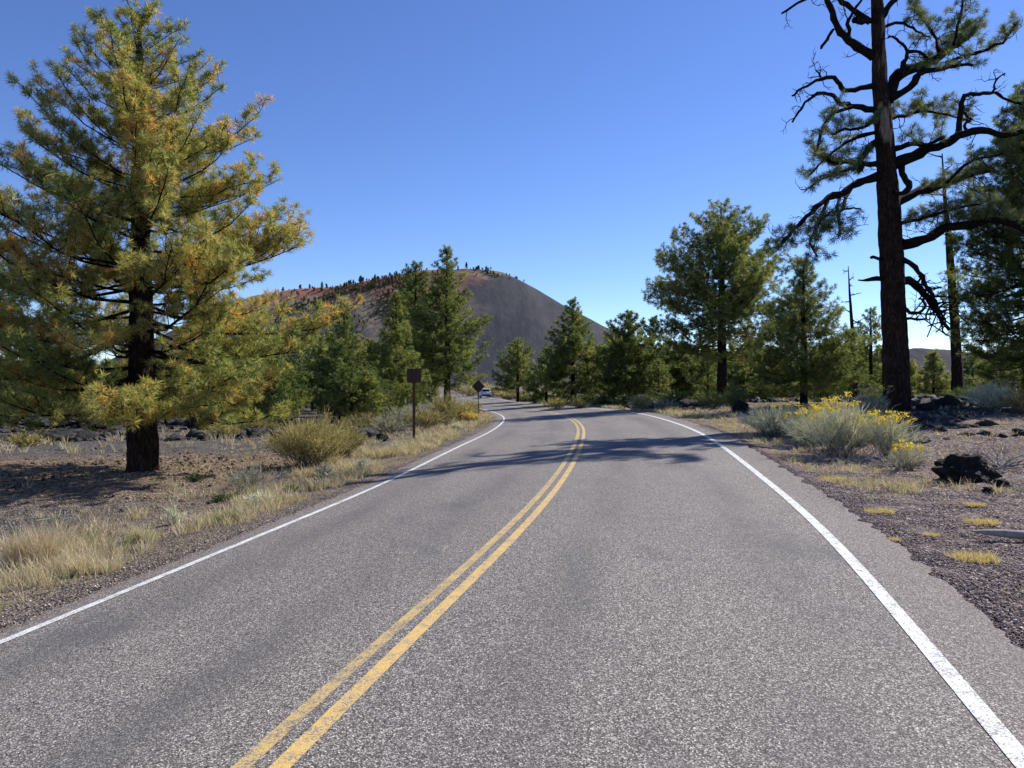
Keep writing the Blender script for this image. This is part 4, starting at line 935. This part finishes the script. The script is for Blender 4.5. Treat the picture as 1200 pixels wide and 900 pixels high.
# ------------------------------------------------------------------ signs seen from behind
M_signback = plain('sign_back_brown', (.060, .036, .028), .6, .2, .15, 8)
M_post = plain('rusty_post', (.085, .045, .030), .8, .2, .35, 14)
M_bolt = plain('bolt_zinc', (.25, .24, .23), .4, .8, .1, 20)
p = at(485, 23.2); sc = 23.2/FP; o = empty('road_sign', p); tag(o, 'square brown sign seen from behind on a thin rusty post, left verge', 'road sign')
hp = zpix(432, 23.2)-p.z; hw = 8.3*sc
m = MB(); m.box((0, -.012, hp-.10-.3), (.058, .006, 1.0)) ; m.V = []; m.F = []; m.n = 0
# u-channel post
m.box((0, 0, (hp-.04)/2-.15), (.032, .006, hp+.26)); m.box((-.019, .013, (hp-.04)/2-.15), (.006, .032, hp+.26)); m.box((.019, .013, (hp-.04)/2-.15), (.006, .032, hp+.26)); m.box((-.031, .030, (hp-.04)/2-.15), (.022, .005, hp+.26)); m.box((.031, .030, (hp-.04)/2-.15), (.022, .005, hp+.26)); m.build('post', M_post, o)
m = MB(); pts_ = []
def rrect(hw, hh, rad, n=5):
    out = []
    for cx, cy, a0 in ((hw-rad, hh-rad, 0), (-hw+rad, hh-rad, 90), (-hw+rad, -hh+rad, 180), (hw-rad, -hh+rad, 270)):
        for k in range(n+1): a = R(a0+90*k/n); out.append((cx+math.cos(a)*rad, cy+math.sin(a)*rad))
    return out
m.prism([(x_, z_+hp-hw) for x_, z_ in rrect(hw, hw, .03)], .034, .038); m.build('panel', M_signback, o)
for zz_ in (hp-hw*.45, hp-hw*1.55):
    m = MB(); m.cyl((0, -.012, zz_), (0, .004, zz_), .009, k=6); m.build('bolt', M_bolt, o)
o.rotation_euler = (0, 0, R(3))
p = at(560.5, 52); sc = 52/FP; o = empty('road_sign', p); tag(o, 'diamond shaped brown sign seen from behind on a post near the white car', 'road sign')
hc = zpix(452.8, 52)-p.z; hd = 7.8*sc
m = MB(); m.box((0, 0, (hc+hd*.8)/2-.15), (.05, .006, hc+hd*.8+.3)); m.box((-.028, .018, (hc+hd*.8)/2-.15), (.006, .04, hc+hd*.8+.3)); m.box((.028, .018, (hc+hd*.8)/2-.15), (.006, .04, hc+hd*.8+.3)); m.build('post', M_post, o)
m = MB(); q45 = [((x_-z_)*.7071, (x_+z_)*.7071+hc) for x_, z_ in rrect(hd*.7071, hd*.7071, .05)]; m.prism(q45, .040, .044); m.build('panel', M_signback, o)
for zz_ in (hc+hd*.5, hc-hd*.5):
    m = MB(); m.cyl((0, -.012, zz_), (0, .004, zz_), .01, k=6); m.build('bolt', M_bolt, o)

# ------------------------------------------------------------------ white car driving away
M_paint, nt, b = newmat('white_car_paint'); b.inputs['Base Color'].default_value = (.66, .68, .70, 1); b.inputs['Roughness'].default_value = .25; b.inputs['Coat Weight'].default_value = .6
M_glass, nt, b = newmat('dark_glass'); b.inputs['Base Color'].default_value = (.015, .018, .022, 1); b.inputs['Roughness'].default_value = .08; b.inputs['Specular IOR Level'].default_value = .6
M_tyre = plain('tyre_rubber', (.02, .02, .02), .8, 0, .2); M_rim = plain('alloy', (.45, .46, .47), .3, .8, .1); M_black = plain('black_plastic', (.025, .025, .027), .6)
M_tail, nt, b = newmat('red_lens'); b.inputs['Base Color'].default_value = (.35, .012, .01, 1); b.inputs['Roughness'].default_value = .2
M_plate = plain('plate_white', (.6, .58, .52), .5)
Yc = 131.; Xc = -4.85; zc = float(road_z(Xc, Yc)); hd_ = math.atan2(-float(np.interp(Yc, YT, DXT)), 1)
car = empty('car', (Xc, Yc, zc), hd_); tag(car, 'white sport utility car seen from behind where the road bends away', 'car')
# lofted body: stations along y (rear negative)
st_ = [(-2.28, .42, .78, .86, .55), (-2.25, .38, 1.02, .90, .70), (-2.12, .34, 1.10, .925, .80), (-1.6, .32, 1.12, .94, .86), (0, .30, 1.08, .945, .88), (1.3, .30, 1.02, .94, .86), (2.0, .34, .88, .90, .78), (2.3, .42, .68, .80, .60)]
V = []; 
for y_, zb, zt, w_, wt in st_:
    V += [(-w_*.9, y_, zb), (-w_, y_, zb+.12), (-w_, y_, (zb+zt)/2+.08), (-wt, y_, zt), (wt, y_, zt), (w_, y_, (zb+zt)/2+.08), (w_, y_, zb+.12), (w_*.9, y_, zb)]
F = [tuple(range(7, -1, -1)), tuple(range(len(V)-8, len(V)))]+[(i*8+j, i*8+(j+1) % 8, i*8+8+(j+1) % 8, i*8+8+j) for i in range(len(st_)-1) for j in range(8)]
bd = mesh_np('body', np.array(V), F, M_paint, car, smooth=True); mo = bd.modifiers.new('b', 'BEVEL'); mo.width = .05; mo.segments = 3; mo.limit_method = 'ANGLE'
gh = [(-2.16, 1.06, .80), (-1.85, 1.58, .66), (-1.5, 1.66, .64), (.2, 1.68, .64), (.7, 1.60, .64), (1.35, 1.03, .78)]
m = MB(); V = [(-w_, y_, z_) for y_, z_, w_ in gh]+[(w_, y_, z_) for y_, z_, w_ in gh]; n = 6
m.add(V, [tuple(range(n)), tuple(range(2*n-1, n-1, -1))]+[(i, i+n, (i+1) % n+n, (i+1) % n) for i in range(n)]); m.build('roof', M_paint, car, bevel=.05)
def slab(name, quad, nrm_, mat, par=car):
    q = [Vector(a) for a in quad]; nn_ = Vector(nrm_).normalized()*.012; m = MB(); m.add([a+nn_ for a in q]+[a-nn_ for a in q], [(0, 1, 2, 3), (7, 6, 5, 4)]+[(i, i+4, (i+1) % 4+4, (i+1) % 4) for i in range(4)]); return m.build(name, mat, par)
slab('rear_window', [(-.70, -2.13, 1.13), (.70, -2.13, 1.13), (.58, -1.89, 1.53), (-.58, -1.89, 1.53)], (0, -.86, .5), M_glass)
slab('windscreen', [(-.70, 1.28, 1.10), (.70, 1.28, 1.10), (.58, .78, 1.55), (-.58, .78, 1.55)], (0, .7, .7), M_glass)
for s_ in (-1, 1):
    slab('side_window', [(s_*.80, -1.9, 1.14), (s_*.80, 1.0, 1.12), (s_*.665, .55, 1.52), (s_*.665, -1.7, 1.53)], (s_, 0, .3), M_glass)
    slab('tail_light', [(s_*.88, -2.265, .86), (s_*.60, -2.275, .86), (s_*.60, -2.22, 1.02), (s_*.82, -2.20, 1.02)], (0, -1, .2), M_tail)
    m = MB(); m.box((s_*1.0, .95, 1.12), (.16, .10, .12)); m.build('wing_mirror', M_paint, car, bevel=.02)
    for y_ in (-1.42, 1.42):
        m = MB(); m.cyl((s_*.72, y_, .34), (s_*.95, y_, .34), .34, k=24); w_ = m.build('wheel', M_tyre, car, bevel=.03); m = MB(); m.cyl((s_*.90, y_, .34), (s_*.96, y_, .34), .21, k=20); m.build('rim', M_rim, w_)
m = MB(); m.box((0, -2.26, .50), (1.66, .16, .26)); m.build('bumper', M_black, car, bevel=.04)
m = MB(); m.box((0, -2.30, .88), (.34, .012, .16)); m.build('licence_plate', M_plate, car)
m = MB(); m.box((0, -1.98, 1.645), (1.15, .26, .04)); m.build('spoiler', M_paint, car, bevel=.01)

# ------------------------------------------------------------------ light, sky, camera
SE, SA = 40., 36.                     # elevation; azimuth from +X towards +Y
sd = Vector((math.cos(R(SE))*math.cos(R(SA)), math.cos(R(SE))*math.sin(R(SA)), math.sin(R(SE))))
L = bpy.data.lights.new('sun', 'SUN'); L.energy = 5.0; L.angle = R(.53); L.color = (1., .95, .87)
lo = bpy.data.objects.new('sun', L); COL.objects.link(lo); lo.rotation_euler = sd.to_track_quat('Z', 'Y').to_euler(); lo.location = (20, 20, 30)
w = bpy.data.worlds.new('World'); S.world = w; w.use_nodes = True; nt = w.node_tree
sky = nt.nodes.new('ShaderNodeTexSky'); sky.sky_type = 'NISHITA'; sky.sun_disc = False; sky.sun_elevation = R(SE); sky.sun_rotation = R(90-SA)
sky.altitude = 2100; sky.air_density = 1.0; sky.dust_density = .1; sky.ozone_density = 4.0
hs = nt.nodes.new('ShaderNodeHueSaturation'); hs.inputs['Saturation'].default_value = 1.12; hs.inputs['Hue'].default_value = .513; nt.links.new(sky.outputs[0], hs.inputs['Color'])
bg = nt.nodes['Background']; nt.links.new(hs.outputs[0], bg.inputs[0]); bg.inputs[1].default_value = .116
cam = bpy.data.cameras.new('camera'); co = bpy.data.objects.new('camera', cam); COL.objects.link(co); S.camera = co
cam.sensor_width = 36; cam.lens = 36*FP/1200; cam.clip_start = .05; cam.clip_end = 20000
co.location = (0, 0, HC); co.rotation_euler = (R(90), 0, 0)
S.view_settings.view_transform = 'Standard'; S.view_settings.look = 'None'; S.view_settings.exposure = .58; S.view_settings.gamma = 1
S.render.resolution_x = 1024; S.render.resolution_y = 768
